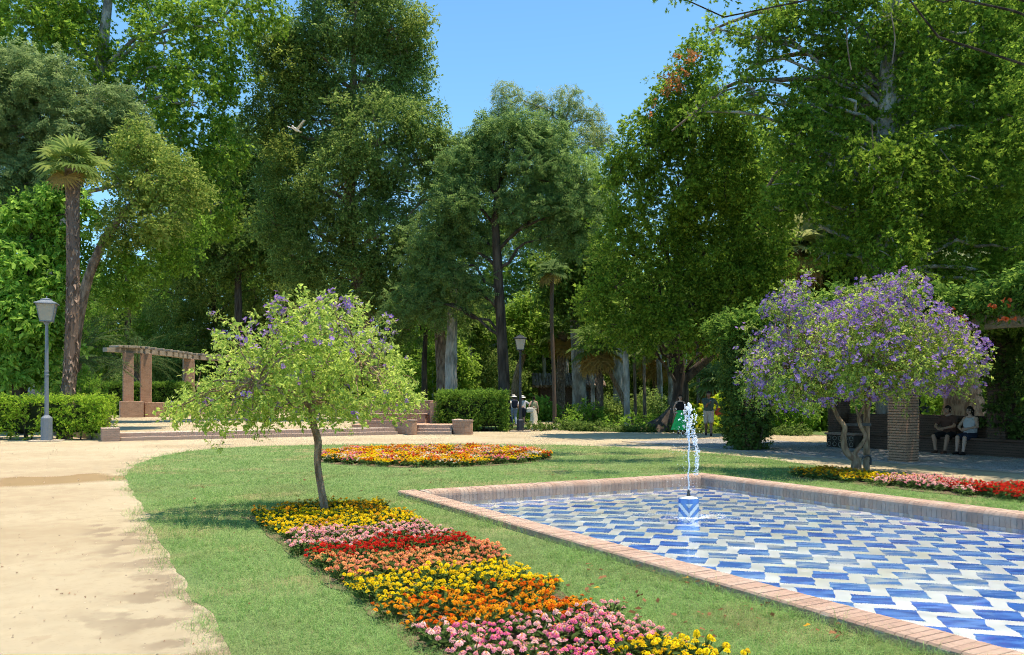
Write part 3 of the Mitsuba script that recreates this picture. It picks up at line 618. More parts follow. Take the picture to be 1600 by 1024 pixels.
# the big dark evergreen
Y = 46.0
tree('evergreen_tree', 'massive dark evergreen tree left of the open sky with the bird in front', 'tree', [(*at(592, 655, Y)[:2], -0.1), at(585, 560, Y), at(565, 450, Y), at(548, 370, Y), at(550, 200, Y), at(555, 20, Y)], [0.55, 0.42, 0.38, 0.34, 0.25, 0.1],
     px_lobes([(545, 20, 76), (615, 45, 56), (480, 60, 48), (560, 120, 82), (632, 130, 44), (640, 80, 34), (500, 190, 70), (590, 220, 78), (652, 205, 48), (690, 250, 32), (535, 290, 76), (640, 300, 58), (460, 290, 55), (500, 370, 60), (590, 370, 60), (660, 380, 46), (555, 440, 52), (630, 450, 46), (470, 410, 45), (570, -50, 70), (610, 510, 34), (700, 300, 22), (702, 240, 28), (415, 110, 34), (408, 190, 34), (425, 60, 34), (430, 350, 40), (700, 350, 24)], Y, g=G), 'laurel', 2.3, 120, 'bark_tan', limbs=0.12, twigs=3,
     extra=[(px_lobes([(455, 105, 44), (435, 150, 34), (470, 150, 40), (430, 195, 26), (445, 240, 30), (660, 40, 22)], Y - 1, g=G), 'laurel_yellow', 2.2)])
# feathery tree in the middle
Y = 40.0
tree('feathery_tree', 'tall feathery green tree with straight dark trunk behind the dark lamp', 'tree', [(*at(790, 668, Y)[:2], -0.1), at(786, 560, Y), at(778, 420, Y), at(775, 330, Y), at(782, 240, Y)], [0.32, 0.27, 0.24, 0.17, 0.07],
     px_lobes([(815, 255, 50, 38), (760, 265, 48, 36), (872, 280, 46, 34), (715, 315, 44, 32), (825, 330, 56, 34), (905, 330, 44, 30), (690, 370, 44, 34), (755, 215, 38, 30), (855, 215, 44, 32), (660, 405, 34, 30), (745, 375, 44, 30), (800, 200, 36, 28), (700, 440, 40, 32), (668, 480, 34, 28), (735, 455, 30, 24), (880, 370, 40, 26), (935, 300, 28, 24), (720, 260, 34, 28), (630, 470, 30, 26)], Y, g=G), 'feather', 2.1, 130, 'bark_dark', limbs=0.09, twigs=3)
Y = 72.0
tree('gum_tree', 'far pale grey green tree with sparse tufted top against the sky', 'tree', [(*at(880, 645, Y)[:2], -0.1), at(878, 430, Y), at(880, 300, Y), at(885, 200, Y)], [0.6, 0.45, 0.3, 0.1],
     px_lobes([(795, 152, 28), (840, 168, 24), (888, 162, 30), (925, 188, 24), (870, 205, 26), (915, 225, 28), (830, 220, 34), (780, 200, 30), (755, 235, 28), (950, 220, 20), (735, 230, 20)], Y, g=G), ['gum', 'gum', 'feather_grey'], 1.5, 140, 'bark_grey', limbs=0.13, twigs=3)
tree('pale_tree', 'light green tree filling the gap behind the feathery tree', 'tree', [(*at(905, 645, 62)[:2], -0.1), at(905, 480, 62), at(900, 300, 62)], [0.5, 0.4, 0.12],
     px_lobes([(900, 280, 50), (850, 320, 55), (925, 350, 55), (760, 330, 60), (800, 400, 60), (880, 420, 55), (690, 400, 50), (720, 480, 55), (800, 490, 55), (870, 500, 50), (650, 530, 45), (930, 440, 50), (650, 580, 35), (730, 560, 45)], 62, g=G), ['wood_light', 'feather', 'wood_light'], 1.3, 141, 'bark_grey', limbs=0.12, twigs=2)
# the leafy curtain right of the sky and the big plane tree on the right
Y = 34.0
tree('maple_tree', 'dark forked tree draped with a hanging curtain of leaves behind the walking couple', 'tree', [(*at(1030, 684, 36)[:2], -0.1), at(1058, 640, 36), at(1062, 590, 36), at(1050, 500, 36), at(1075, 330, 36), at(1090, 120, 36)], [0.62, 0.42, 0.34, 0.28, 0.2, 0.08],
     px_lobes([(*l, l[2], -4.0 * max(0., min(1., (470 - l[1]) / 300)) - (1.0 if l[1] > 400 else 0)) for l in [(1090, 100, 36), (1060, 140, 38), (1045, 190, 42), (1075, 215, 46), (1008, 225, 44), (962, 255, 26), (985, 300, 50), (1060, 295, 54), (1140, 270, 48), (1105, 330, 52), (972, 380, 46), (1035, 385, 54), (1110, 405, 58), (1180, 350, 50), (962, 450, 38), (1020, 465, 48), (1085, 475, 50), (1150, 450, 52), (1195, 420, 44), (950, 510, 30), (1000, 525, 30), (1060, 525, 32), (1130, 515, 42), (1185, 490, 40), (920, 470, 26), (1110, 160, 26), (1150, 200, 34), (1170, 250, 38), (1130, 180, 28), (1140, 225, 30), (1190, 300, 36)]], Y, g=G), 'plane_dark', 2.6, 150, 'bark_dark', limbs=0.08, twigs=3, up=0.4,
     extra=[(px_lobes([(1050, 120, 20), (1075, 90, 16), (1030, 160, 14)], Y - 5.0, g=G), 'plane_brown', 2.5)])
t = labels  # forked limb of the curtain tree
part('maple_tree', 'limb', tube(curve([at(1062, 600, 36), at(1090, 575, 35.6), at(1120, 545, 35.2), at(1135, 490, 35)], 14), np.linspace(0.24, 0.12, 13), 9), 'bark_dark', smooth=50)
Y = 25.5
tree('plane_tree', 'huge plane tree with pale mottled trunk overhanging the right of the pool garden', 'tree', [(*at(1395, 700, Y)[:2], -0.1), at(1392, 560, Y), at(1388, 380, Y), at(1385, 220, Y), at(1388, 100, Y), at(1405, -60, Y)], [0.52, 0.46, 0.40, 0.36, 0.26, 0.12],
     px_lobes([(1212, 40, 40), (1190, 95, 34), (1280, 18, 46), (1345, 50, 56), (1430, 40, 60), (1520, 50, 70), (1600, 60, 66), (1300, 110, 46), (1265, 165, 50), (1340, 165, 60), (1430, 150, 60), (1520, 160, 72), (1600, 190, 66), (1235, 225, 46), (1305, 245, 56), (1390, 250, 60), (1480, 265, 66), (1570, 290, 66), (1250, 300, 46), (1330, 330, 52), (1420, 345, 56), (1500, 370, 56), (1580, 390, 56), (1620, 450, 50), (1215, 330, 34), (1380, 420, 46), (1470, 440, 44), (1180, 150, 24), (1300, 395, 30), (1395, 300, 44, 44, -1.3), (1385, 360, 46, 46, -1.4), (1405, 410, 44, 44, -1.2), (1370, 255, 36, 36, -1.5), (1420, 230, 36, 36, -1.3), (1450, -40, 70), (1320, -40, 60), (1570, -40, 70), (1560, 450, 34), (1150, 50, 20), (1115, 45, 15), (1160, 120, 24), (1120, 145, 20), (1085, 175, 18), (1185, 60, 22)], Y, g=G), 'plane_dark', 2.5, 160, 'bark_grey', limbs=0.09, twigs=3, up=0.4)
PT = 'plane_tree_001'
for pts, r in (([(1385, 210), (1320, 215), (1270, 235), (1222, 262), (1195, 300)], .13), ([(1388, 150), (1330, 95), (1265, 84), (1210, 92), (1165, 110)], .12), ([(1390, 60), (1300, 25), (1200, 18), (1150, 32), (1110, 48)], .10), ([(1300, 120), (1220, 125), (1150, 130), (1105, 160), (1050, 205)], .09)):
    q = np.array([at(x, y, Y + 0.3 * j) for j, (x, y) in enumerate(pts)]); part(PT, 'limb', tube(curve(q, 16), np.linspace(r, r * 0.35, len(curve(q, 16))), 8), 'bark_brown', smooth=50)
for pts in ([(1362, 195), (1364, 225), (1366, 255), (1373, 268), (1366, 290), (1362, 302)], [(1392, 20), (1398, 60), (1394, 100)], [(1322, 40), (1325, 80), (1330, 110)]):
    q = np.array([at(x, y, Y - 1.6) for x, y in pts]); part(PT, 'hanging_stem', tube(curve(q, 14), 0.018, 6), 'bark_brown', smooth=50)
for i, (Y, x0, L, lab) in enumerate([(44, 1230, [(1170, 250, 70), (1210, 350, 75), (1280, 260, 70), (1150, 420, 70), (1250, 450, 70), (1300, 380, 70), (1180, 500, 60), (1290, 160, 50)], 'tall dark tree behind the gap between the leafy curtain and the huge plane'), (40, 1450, [(1360, 130, 70), (1440, 90, 80), (1380, 260, 80), (1480, 220, 85), (1440, 360, 85), (1350, 400, 70), (1520, 330, 80), (1500, 450, 70), (1400, 480, 60), (1530, 110, 70)], 'dark tree straight behind the pale trunk of the huge plane'), (38, 1620, [(1580, 150, 80), (1640, 240, 90), (1590, 330, 80), (1640, 430, 90), (1570, 470, 60), (1660, 80, 90), (1570, 40, 60)], 'dark tree behind the vine pergola at the right edge')]):
    tree('backing_tree', lab, 'tree', [(*at(x0, 640, Y)[:2], -.1), at(x0, 450, Y), at(x0 + 5, 200, Y)], [.45, .35, .12], px_lobes(L, Y, g=G), 'wood', 1.2, 170 + i, 'bark_dark', limbs=.1, twigs=2)
for i, (Y, x0, L, lab) in enumerate([(70, 700, [(660, 560, 50), (700, 600, 45), (740, 560, 50), (780, 600, 45), (690, 500, 50), (760, 500, 45)], 'dark low crowned tree behind the clipped dark hedge'), (74, 850, [(820, 600, 45), (870, 560, 50), (850, 500, 50), (910, 520, 45), (800, 540, 40), (900, 590, 40)], 'dark low crowned tree behind the tourists'), (68, 1010, [(960, 590, 45), (1010, 560, 50), (1060, 590, 45), (980, 520, 50), (1040, 510, 50), (1010, 620, 35)], 'dark low crowned tree behind the pole-like trunks'), (62, 1120, [(1090, 590, 45), (1130, 560, 50), (1170, 590, 45), (1110, 520, 50), (1160, 520, 50), (1200, 560, 50), (1240, 590, 50)], 'dark low crowned tree behind the walking man')]):
    tree('low_tree', lab, 'tree', [(*at(x0, 640, Y)[:2], -.1), at(x0, 590, Y), at(x0 + 3, 520, Y)], [.3, .25, .1], px_lobes(L, Y, g=G), ['wood', 'laurel'], 1.1, 180 + i, 'bark_dark', limbs=.08, twigs=2)
# more trunks between and behind, each with what it carries
def simple_tree(name, label, Y, pts, rads, lobes, fam, seed, barkm='bark_grey', dens=1.3, group=None):
    q = [at(x, y, Y) for x, y in pts]; q[0] = np.array([*q[0][:2], -0.1])
    return tree(name, label, 'tree', q, rads, px_lobes(lobes, Y, g=G), fam, dens, seed, barkm, limbs=0.06, twigs=2, group=group)
simple_tree('tall_tree', 'pale grey trunked tree left of the leafy curtain, by the small tiled roof', 52, [(906, 655), (903, 560), (896, 460), (900, 380)], [0.50, 0.42, 0.3, 0.1], [(905, 400, 45), (870, 440, 40), (940, 430, 45), (900, 470, 40)], 'wood', 201)
simple_tree('tall_tree', 'second pale trunked tree between slim palms in the middle', 58, [(968, 652), (965, 560), (962, 480), (965, 420)], [0.42, 0.4, 0.3, 0.1], [(965, 440, 40), (1000, 460, 40), (940, 480, 35)], 'wood', 202)
simple_tree('tall_tree', 'sunlit brown trunk left of the pair behind the clipped dark hedge', 46, [(692, 660), (690, 560), (684, 480), (680, 420)], [0.36, 0.33, 0.28, 0.1], [(675, 440, 40), (645, 460, 36), (700, 500, 30)], 'laurel', 203, 'bark_brown')
simple_tree('tall_tree', 'thicker grey trunk right of the pair behind the clipped dark hedge', 44, [(706, 660), (705, 560), (708, 480), (712, 420)], [0.38, 0.33, 0.28, 0.1], [(715, 440, 36), (740, 480, 30), (690, 470, 30)], 'laurel', 204, 'bark_grey')
simple_tree('slim_tree', 'slim dark trunk standing left of the two thick trunks', 50, [(664, 655), (663, 580), (665, 520), (668, 460)], [0.2, 0.17, 0.14, 0.06], [(668, 470, 34), (640, 500, 34), (690, 510, 26)], 'shrub', 205, 'bark_dark')
simple_tree('leaning_tree', 'pale forked leaning trunk left of the tourists', 56, [(800, 655), (808, 590), (822, 545), (838, 500)], [0.30, 0.26, 0.2, 0.08], [(840, 480, 38), (800, 500, 34), (830, 530, 26)], 'wood_light', 206, 'bark_tan')
simple_tree('leaning_tree', 'thin leaning trunk crossing in front of the second pale tree', 47, [(986, 662), (972, 620), (955, 585), (942, 540)], [0.17, 0.15, 0.13, 0.06], [(945, 520, 26), (925, 535, 22)], 'plane_dark', 207, 'bark_tan')
for i, (x, y, Y, r, lab) in enumerate([(991, 520, 47, .09, 'thinnest dark pole-like trunk left of the green skirt'), (1006, 500, 46, .09, 'dark pole-like trunk second from the left of the green skirt'), (1030, 540, 52, .17, 'brown trunk close left of the forked tree'), (1047, 530, 60, .22, 'pale trunk seen just left of the forked tree'), (1090, 520, 47, .10, 'slim trunk just above the head of the jet'), (735, 540, 58, 0.16, 'slim trunk right of the thick grey trunk behind the dark hedge'), (850, 520, 62, 0.15, 'slim trunk between the dark lamp and the tall slender palm'), (925, 540, 50, 0.12, 'slim trunk right of the pale grey trunk'), (1070, 520, 58, 0.16, 'pale slim trunk behind the forked tree'), (1140, 530, 50, 0.14, 'slim trunk left of the ivy pillar'), (978, 540, 44, .16, 'tan trunk left of two dark poles')]):
    simple_tree('slim_tree', lab, Y, [(x + 2, 655), (x + 1, 600), (x, 560), (x - 1, y - 30)], [r * 1.2, r, r, r * 0.5], [(x, y - 40, 26), (x + 20, y - 25, 20)], 'wood', 210 + i, 'bark_grey' if r > .11 else 'bark_brown')
tree('plane_tree', 'plane tree right of the pergola, mostly out of view, right crown added for shade', 'tree', [(17.5, 17.5, -.1), (17.3, 17.4, 4), (17, 17, 9), (16.5, 16.5, 14)], [.5, .42, .3, .12],
     [(np.array(c, float), np.array([1.7, 1.7, 1.5])) for c in [(14, 17, 8), (16, 15, 8.5), (13, 19, 9), (15.5, 19, 8), (17.5, 13.5, 9), (14.5, 14.5, 10), (13, 16.5, 11), (16, 17, 11.5), (18, 16, 10), (15, 12.5, 10.5), (18.5, 19, 9), (15, 21, 9), (17, 22, 10), (12.6, 14.4, 9.3), (19, 12, 9), (16.4, 11, 9.6)]] + px_lobes([(1060, -62, 40, 34), (1130, -66, 45, 36), (1200, -78, 50, 44), (990, -100, 45, 36), (1280, -95, 50, 44, -2), (1370, -90, 50, 44, -2.5), (1225, 0, 30, 30, .5), (1140, -8, 20, 18), (1050, -10, 13, 10), (1075, -120, 45, 40, 2), (1180, -130, 50, 40, 2.5), (1110, -110, 45, 40, -3)], 19.2, g=G), 'plane_dark', 2.6, 231, 'bark_dark', limbs=.05, twigs=2, scale=(.5, .85))  # right-hand crown added to block sky light; overhanging boughs are real canopy
tree('plane_tree', 'added plane tree out of view right of the camera, shading the pergola from sky', 'tree', [(17.5, 5.5, -.1), (17.3, 5.6, 4), (17, 6, 9), (16.5, 6, 14)], [.5, .42, .3, .12],
     [(np.array(c, float), np.array([2.1, 2.1, 1.8])) for c in [(14, 6, 8), (16, 3, 8.5), (15, 9, 8), (19, 6, 8), (13.5, 3, 10), (14.5, 8, 11), (17, 6, 12), (18, 10, 9), (18, 1, 10), (20, 8, 10)]], 'plane_dark', 1.6, 232, 'bark_grey', limbs=.09, twigs=2)  # unseen tree added to cut sky light on the pergola side
simple_tree('old_tree', 'thick gnarled trunk in shade behind the two seated people', 27, [(1512, 690), (1508, 640), (1500, 590), (1495, 500)], [0.85, 0.62, 0.5, 0.3], [(1500, 470, 60), (1560, 500, 50), (1440, 490, 50), (1620, 470, 60)], 'plane_dark', 230, 'bark_tan')

# ---------------------------------------------------------------- palms
def fan_leaf(R, g, c0, c1):
    c0, c1 = np.array(c0) * 1.2, np.array(c1) * 1.2
    vs, fs, cs, k = [], [], [], 0; n = 22
    for i in range(n):
        a = math.radians(-118 + 236 * i / (n - 1)); w = R * 0.055; L = R * (0.78 + 0.22 * math.cos(a * 0.6)) * g.uniform(0.9, 1.05)
        d = np.array([math.cos(a), math.sin(a), 0]); s = np.array([-d[1], d[0], 0]); z = 0.06 * R * (1 if i % 2 else -1)
        v = np.array([[0, 0, 0], d * L * 0.6 + s * w + [0, 0, z * .5], d * L * 0.6 - s * w - [0, 0, z * .5], d * L + [0, 0, -0.22 * L * g.uniform(0.6, 1.5)]])
        vs.append(v); fs.append(np.array([[0, 2, 1], [1, 2, 3]]) + k); k += 4; c = np.array(c0) + (np.array(c1) - c0) * g.random(); cs.append(np.array([c, c, c, c * 1.1]))
    return np.vstack(vs), np.vstack(fs), np.vstack(cs)
def palm_trunk(pts, r, g, shag=True, base=None):
    tp = curve(pts, 24); w = tube(tp, r * np.interp(np.linspace(0, 1, len(tp)), [0, .12, .85, 1], [1.15, .92, .95, 1.1]), 14); vs, fs, cs, k = [np.array(w.vertices)], [np.array(w.faces)], [np.tile([.15, .11, .085], (len(w.vertices), 1))], len(w.vertices)
    if shag:
        H = np.linalg.norm(np.diff(tp, axis=0), axis=1).sum(); n = int(H * 62 * max(r, .15) / .25); u = g.random(n); idx = u * (len(tp) - 1)
        for s, x in zip(u, idx):
            i = int(x); p = tp[i] + (tp[min(i + 1, len(tp) - 1)] - tp[i]) * (x - i); a = g.uniform(0, 6.283); d = np.array([math.cos(a), math.sin(a), 0]); t_ = np.array([-d[1], d[0], 0]); h = g.uniform(.10, .24); wd = g.uniform(.025, .06); o = r * 0.95
            v = np.array([p + d * o - t_ * wd, p + d * o + t_ * wd, p + d * (o + g.uniform(.02, .09)) + t_ * wd * .5 + [0, 0, h * g.choice([-1, 1, 1])], p + d * (o + .01) + [0, 0, -.08]])
            vs.append(v); fs.append(np.array([[0, 1, 2], [0, 3, 1]]) + k); k += 4; c = np.array([.19, .135, .10]) * g.uniform(.4, 2.1); cs.append(np.tile(c, (4, 1)))
    return trimesh.Trimesh(np.vstack(vs), np.vstack(fs), process=False), np.vstack(cs)
def fan_palm(label, pts, r, R, n, seed, col=((.10, .17, .04), (.17, .24, .07)), dead=5, group=None, shag=True, name='fan_palm'):
    g = np.random.default_rng(seed); t = thing(name, label, 'palm', group); m, c = palm_trunk(pts, r, g, shag); part(t, 'trunk', m, 'palm_fibre', color=c)
    top = np.asarray(pts[-1], float)
    for i in range(n + dead):
        old = i >= n; a = 2.39996 * i + g.uniform(-.3, .3); el = math.radians(g.uniform(-62, -35) if old else 72 - 95 * (i / n) + g.uniform(-8, 8))
        d = np.array([math.cos(a) * math.cos(el), math.sin(a) * math.cos(el), math.sin(el)]); stem = R * g.uniform(.55, .8)
        q = top + d * stem + [0, 0, -0.08 * stem]; pet = tube([top + d * r * .6, (top + q) / 2 + [0, 0, .05 * stem], q], [.022, .018, .012], 5)
        c0, c1 = ((.30, .20, .07), (.42, .30, .10)) if old else col
        if not old and i > n * .9: c0, c1 = (.22, .19, .05), (.33, .25, .06)
        v, f, c = fan_leaf(R * g.uniform(.8, 1.05), g, c0, c1); x = d.copy(); x[2] -= .35; x /= np.linalg.norm(x); y = np.cross([0, 0, 1.], x); y /= np.linalg.norm(y); z = np.cross(x, y)
        w = v @ np.stack([x, y, z], 1).T + q; nv = len(pet.vertices)
        mm = trimesh.Trimesh(np.vstack([pet.vertices, w]), np.vstack([pet.faces, f + nv]), process=False)
        part(t, 'dead_frond' if old else 'frond', mm, 'leaf', color=np.vstack([np.tile(np.array(c0) * .9, (nv, 1)), c]))
    return t
def feather_frond(L, g, col):
    n = 34; vs, fs, cs, k = [], [], [], 0; s = np.linspace(0, 1, 9); rx = np.c_[L * s, 0 * s, 0.42 * L * s - 0.62 * L * s ** 2.2]
    w = tube(rx, np.linspace(.03, .008, 9), 5); vs.append(np.array(w.vertices)); fs.append(np.array(w.faces)); cs.append(np.tile([.22, .24, .09], (len(w.vertices), 1))); k = len(w.vertices)
    for i in range(n):
        u = 0.12 + 0.88 * i / (n - 1); p = np.array([np.interp(u, s, rx[:, 0]), 0, np.interp(u, s, rx[:, 2])]); l = L * .20 * math.sin(math.pi * min(1, .15 + u * .85)) + .06
        for sg in (-1, 1):
            d = np.array([.62, sg * .78, -.08 + g.normal(0, .1)]); q = p + d * l - [0, 0, .3 * l]; m = p + d * l * .5 + [0, 0, .02]; e = np.array([-.018, 0, .012])
            vs.append(np.array([p, m - e, m + e, q])); fs.append(np.array([[0, 1, 2], [1, 3, 2]]) + k); k += 4; c = np.array(col) * g.uniform(.75, 1.3); cs.append(np.tile(c, (4, 1)))
    return np.vstack(vs), np.vstack(fs), np.vstack(cs)
def feather_palm(label, base, h, L, n, seed, col=(.08, .14, .05), name='feather_palm', r=.28):
    g = np.random.default_rng(seed); t = thing(name, label, 'palm'); b = np.array([*base[:2], -.05]); top = b + [0, 0, h + .05]; m, c = palm_trunk([b, (b + top) / 2, top], r, g); part(t, 'trunk', m, 'palm_fibre', color=c)
    for i in range(n):
        a = 2.39996 * i; v, f, c = feather_frond(L * g.uniform(.8, 1.1), g, col); el = math.radians(g.uniform(-25, 62)); R = trimesh.transformations.euler_matrix(0, -el, 0)[:3, :3]; R = trimesh.transformations.rotation_matrix(a, [0, 0, 1])[:3, :3] @ R
        part(t, 'frond', trimesh.Trimesh(v @ R.T + top, f, process=False), 'leaf', color=c)
    return t
Y = 30.0
fan_palm('tall shaggy trunked fan palm behind the left lamp and hedge', [(*at(100, 688, Y)[:2], -.05), at(110, 560, Y), at(114, 430, Y), at(113, 262, Y)], .235, .92, 15, 301, ((.15, .24, .06), (.26, .32, .09)), 1)
feather_palm('feather palm with arching fronds left of the far pergola', at(118, 640, 44), 3.4, 3.6, 26, 302, (.095, .16, .06))
feather_palm('low feather palm half hidden behind the first one', at(215, 640, 60), 4.0, 3.4, 20, 303)
fan_palm('slender tall fan palm right of the dark lamp', [(*at(867, 664, 47)[:2], -.05), at(865, 580, 47), at(862, 500, 47), at(863, 425, 47)], .12, .72, 12, 304, ((.10, .17, .05), (.17, .25, .09)), 1, shag=False)
fan_palm('stout hairy fan palm left of the pale grey trunk', [(*at(875, 655, 55)[:2], -.05), at(876, 600, 55), at(879, 520, 55)], .34, 1.3, 14, 305, dead=6)
fan_palm('hairy fan palm right of the small tiled roof building', [(*at(938, 661, 46)[:2], -.05), at(937, 600, 46), at(934, 545, 46)], .20, 1.2, 14, 306, dead=7)
fan_palm('fan palm with shaggy skirt behind the jet', [(*at(1022, 655, 62)[:2], -.05), at(1026, 600, 62), at(1024, 555, 62)], .3, 1.5, 14, 307, ((.18, .25, .08), (.28, .34, .13)), 6)
fan_palm('fan palm with bright trunk above the walking man', [(*at(1104, 662, 48)[:2], -.05), at(1104, 600, 48), at(1103, 520, 48)], .22, 1.3, 14, 308, dead=6, shag=False)
fan_palm('short fan palm just right of the walking man', [(*at(1122, 668, 42)[:2], -.05), at(1124, 630, 42), at(1126, 600, 42)], .24, 1.2, 16, 309, ((.12, .2, .06), (.2, .28, .1)), 8)
fan_palm('pale leaved fan palm glimpsed between the curtain tree and the plane trunk', [(*at(1245, 640, 40)[:2], -.05), at(1245, 520, 40), at(1246, 392, 40)], .2, 1.5, 16, 310, ((.22, .27, .09), (.36, .38, .16)), 5)
fan_palm('second pale fan palm glimpsed above the right violet bush', [(*at(1290, 640, 44)[:2], -.05), at(1290, 520, 44), at(1290, 375, 44)], .2, 1.5, 14, 311, ((.2, .26, .08), (.34, .36, .14)), 4)
fan_palm('silvery fan palm glimpsed right of the pale plane trunk', [(*at(1490, 640, 36)[:2], -.05), at(1490, 520, 36), at(1490, 425, 36)], .2, 1.2, 14, 312, ((.2, .26, .14), (.32, .38, .22)), 3)

# ---------------------------------------------------------------- shrubs, hedges, woodland
def bush(name, label, lobes, fam, dens, seed, catg='shrub', group=None):
    g = np.random.default_rng(seed); t = thing(name, label, catg, group); B = []
    for c, r in lobes:
        for _ in range(5):
            d = g.normal(size=3) * [1, 1, .4]; B.append(limb([c[0] + g.normal(0, .1), c[1] + g.normal(0, .1), -.03], c + d / np.linalg.norm(d) * r * .7, .025, .008, g, .02, 4))
    part(t, 'stem', cat(*B), 'bark_brown', kind='stuff'); P, D = lobe_points(lobes, dens, g, .5); ok = P[:, 2] > .03; spread(t + '__foliage', P[ok], D[ok], fam, g); tag(t + '__foliage', kind='stuff'); return t
def clipped_hedge(name, label, x0, x1, y0, y1, h, fam, seed, yaw=0.0, o=(0, 0), sides='ftlr'):
    g = np.random.default_rng(seed); t = thing(name, label, 'hedge'); P, D = [], []
    def face(n, f, d):
        q = f(g.random(n), g.random(n)); P.append(q + g.normal(0, .035, q.shape)); D.append(np.tile(d, (n, 1)).astype(float))
    A = 26
    face(int(A * (x1 - x0) * h), lambda a, b: np.c_[x0 + a * (x1 - x0), 0 * a + y0 + .10, .08 + b * (h - .14)], [0, -1, 0]); face(int(A * (x1 - x0) * (y1 - y0)), lambda a, b: np.c_[x0 + a * (x1 - x0), y0 + b * (y1 - y0), 0 * a + h - .1], [0, 0, 1])
    for xx, s in ((x0 + .1, -1), (x1 - .1, 1)): face(int(A * (y1 - y0) * h), lambda a, b: np.c_[0 * a + xx, y0 + a * (y1 - y0), .08 + b * (h - .14)], [s, 0, 0])
    P, D = np.vstack(P), np.vstack(D); k = meshkit.noise(P * 2.3, 4); low = P[:, 2] < .35; keep = (k > .22) & (~low | (g.random(len(P)) < .6)); P, D = P[keep], D[keep]
    M = frame(o, (math.cos(yaw), math.sin(yaw))); P = P @ M[:3, :3].T + M[:3, 3]; D = D @ M[:3, :3].T
    B = []
    for i in range(int((x1 - x0) * 5)):
        a = np.array([g.uniform(x0 + .2, x1 - .2), g.uniform(y0 + .25, y1 - .2), 0]); b = a + [g.normal(0, .2), g.normal(0, .1), h * .85]; B.append(placed(limb(a, b, .03, .012, g, 0, 4), M))
    part(t, 'stem', cat(*B), 'bark_dark', kind='stuff')
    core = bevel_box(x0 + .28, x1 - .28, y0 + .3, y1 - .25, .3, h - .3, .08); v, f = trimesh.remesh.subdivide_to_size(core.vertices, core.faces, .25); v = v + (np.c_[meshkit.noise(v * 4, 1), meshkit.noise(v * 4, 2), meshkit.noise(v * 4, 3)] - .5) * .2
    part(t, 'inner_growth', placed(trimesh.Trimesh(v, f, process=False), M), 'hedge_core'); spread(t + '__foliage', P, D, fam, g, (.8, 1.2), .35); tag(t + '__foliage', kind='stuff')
    return t
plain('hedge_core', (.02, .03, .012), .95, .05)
clipped_hedge('clipped_hedge', 'bright green clipped hedge behind the tall grey lamp at the left edge', -26, -14.62, 28.75, 29.9, 1.60, 'hedge', 401)
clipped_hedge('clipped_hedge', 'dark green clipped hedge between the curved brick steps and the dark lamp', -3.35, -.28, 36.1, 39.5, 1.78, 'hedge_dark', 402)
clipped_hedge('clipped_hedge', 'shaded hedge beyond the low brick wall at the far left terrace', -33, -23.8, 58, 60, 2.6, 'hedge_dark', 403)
bush('low_ivy', 'low dark ivy spilling round the foot of the dark lamp', [(np.array([.9, 36.9, .15]), np.array([.75, .6, .32])), (np.array([-.1, 36.3, .1]), np.array([.6, .4, .3])), (np.array([1.3, 37.2, .1]), np.array([.5, .4, .22]))], 'ivy', 9, 404, 'ivy')
g = np.random.default_rng(405)
def strip_points(line, w, dens, zmax):
    L = LineString(line); n = int(L.length * w * dens); out = []
    for s, b, c in zip(g.random(n) * L.length, g.random(n), g.random(n)):
        p = np.array(L.interpolate(s).coords[0]); q = np.array(L.interpolate(min(L.length, s + .1)).coords[0]); d = q - p; d /= np.linalg.norm(d) + 1e-9; out.append([*(p + np.array([-d[1], d[0]]) * b * w), .04 + zmax * c ** 2 * (0.4 + meshkit.noise(np.array([[*p * .8, 0]]), 2)[0])])
    return np.array(out)
def cover(name, label, line, w, dens, zmax, fam, seed):
    P = strip_points(line, w, dens, zmax); t = tag(fresh(name), label, 'ground cover', None, 'stuff'); spread(t, P, np.tile([0, 0, 1.], (len(P), 1)), fam, np.random.default_rng(seed), (.8, 1.3), .9)
border = [(1.5, 38.5), (3.0, 36.6), (5.2, 35.4), (8.3, 34.9), (10.4, 33.4), (11.2, 31.9)]
cover('ivy_border', 'low ivy border along the edge of the path beneath the trees', border, 1.1, 34, .34, 'ivy', 406)
cover('ivy_ground', 'shaded ground cover spreading under the trees beyond the path', [(1.5, 42), (6, 40), (14, 38), (22, 30)], 16, 1.6, .5, 'shrub', 407)
cover('understorey', 'dark low undergrowth under the trees at the left', [(-42, 60), (-20, 66), (0, 48)], 12, 1.4, .8, 'shrub', 408)
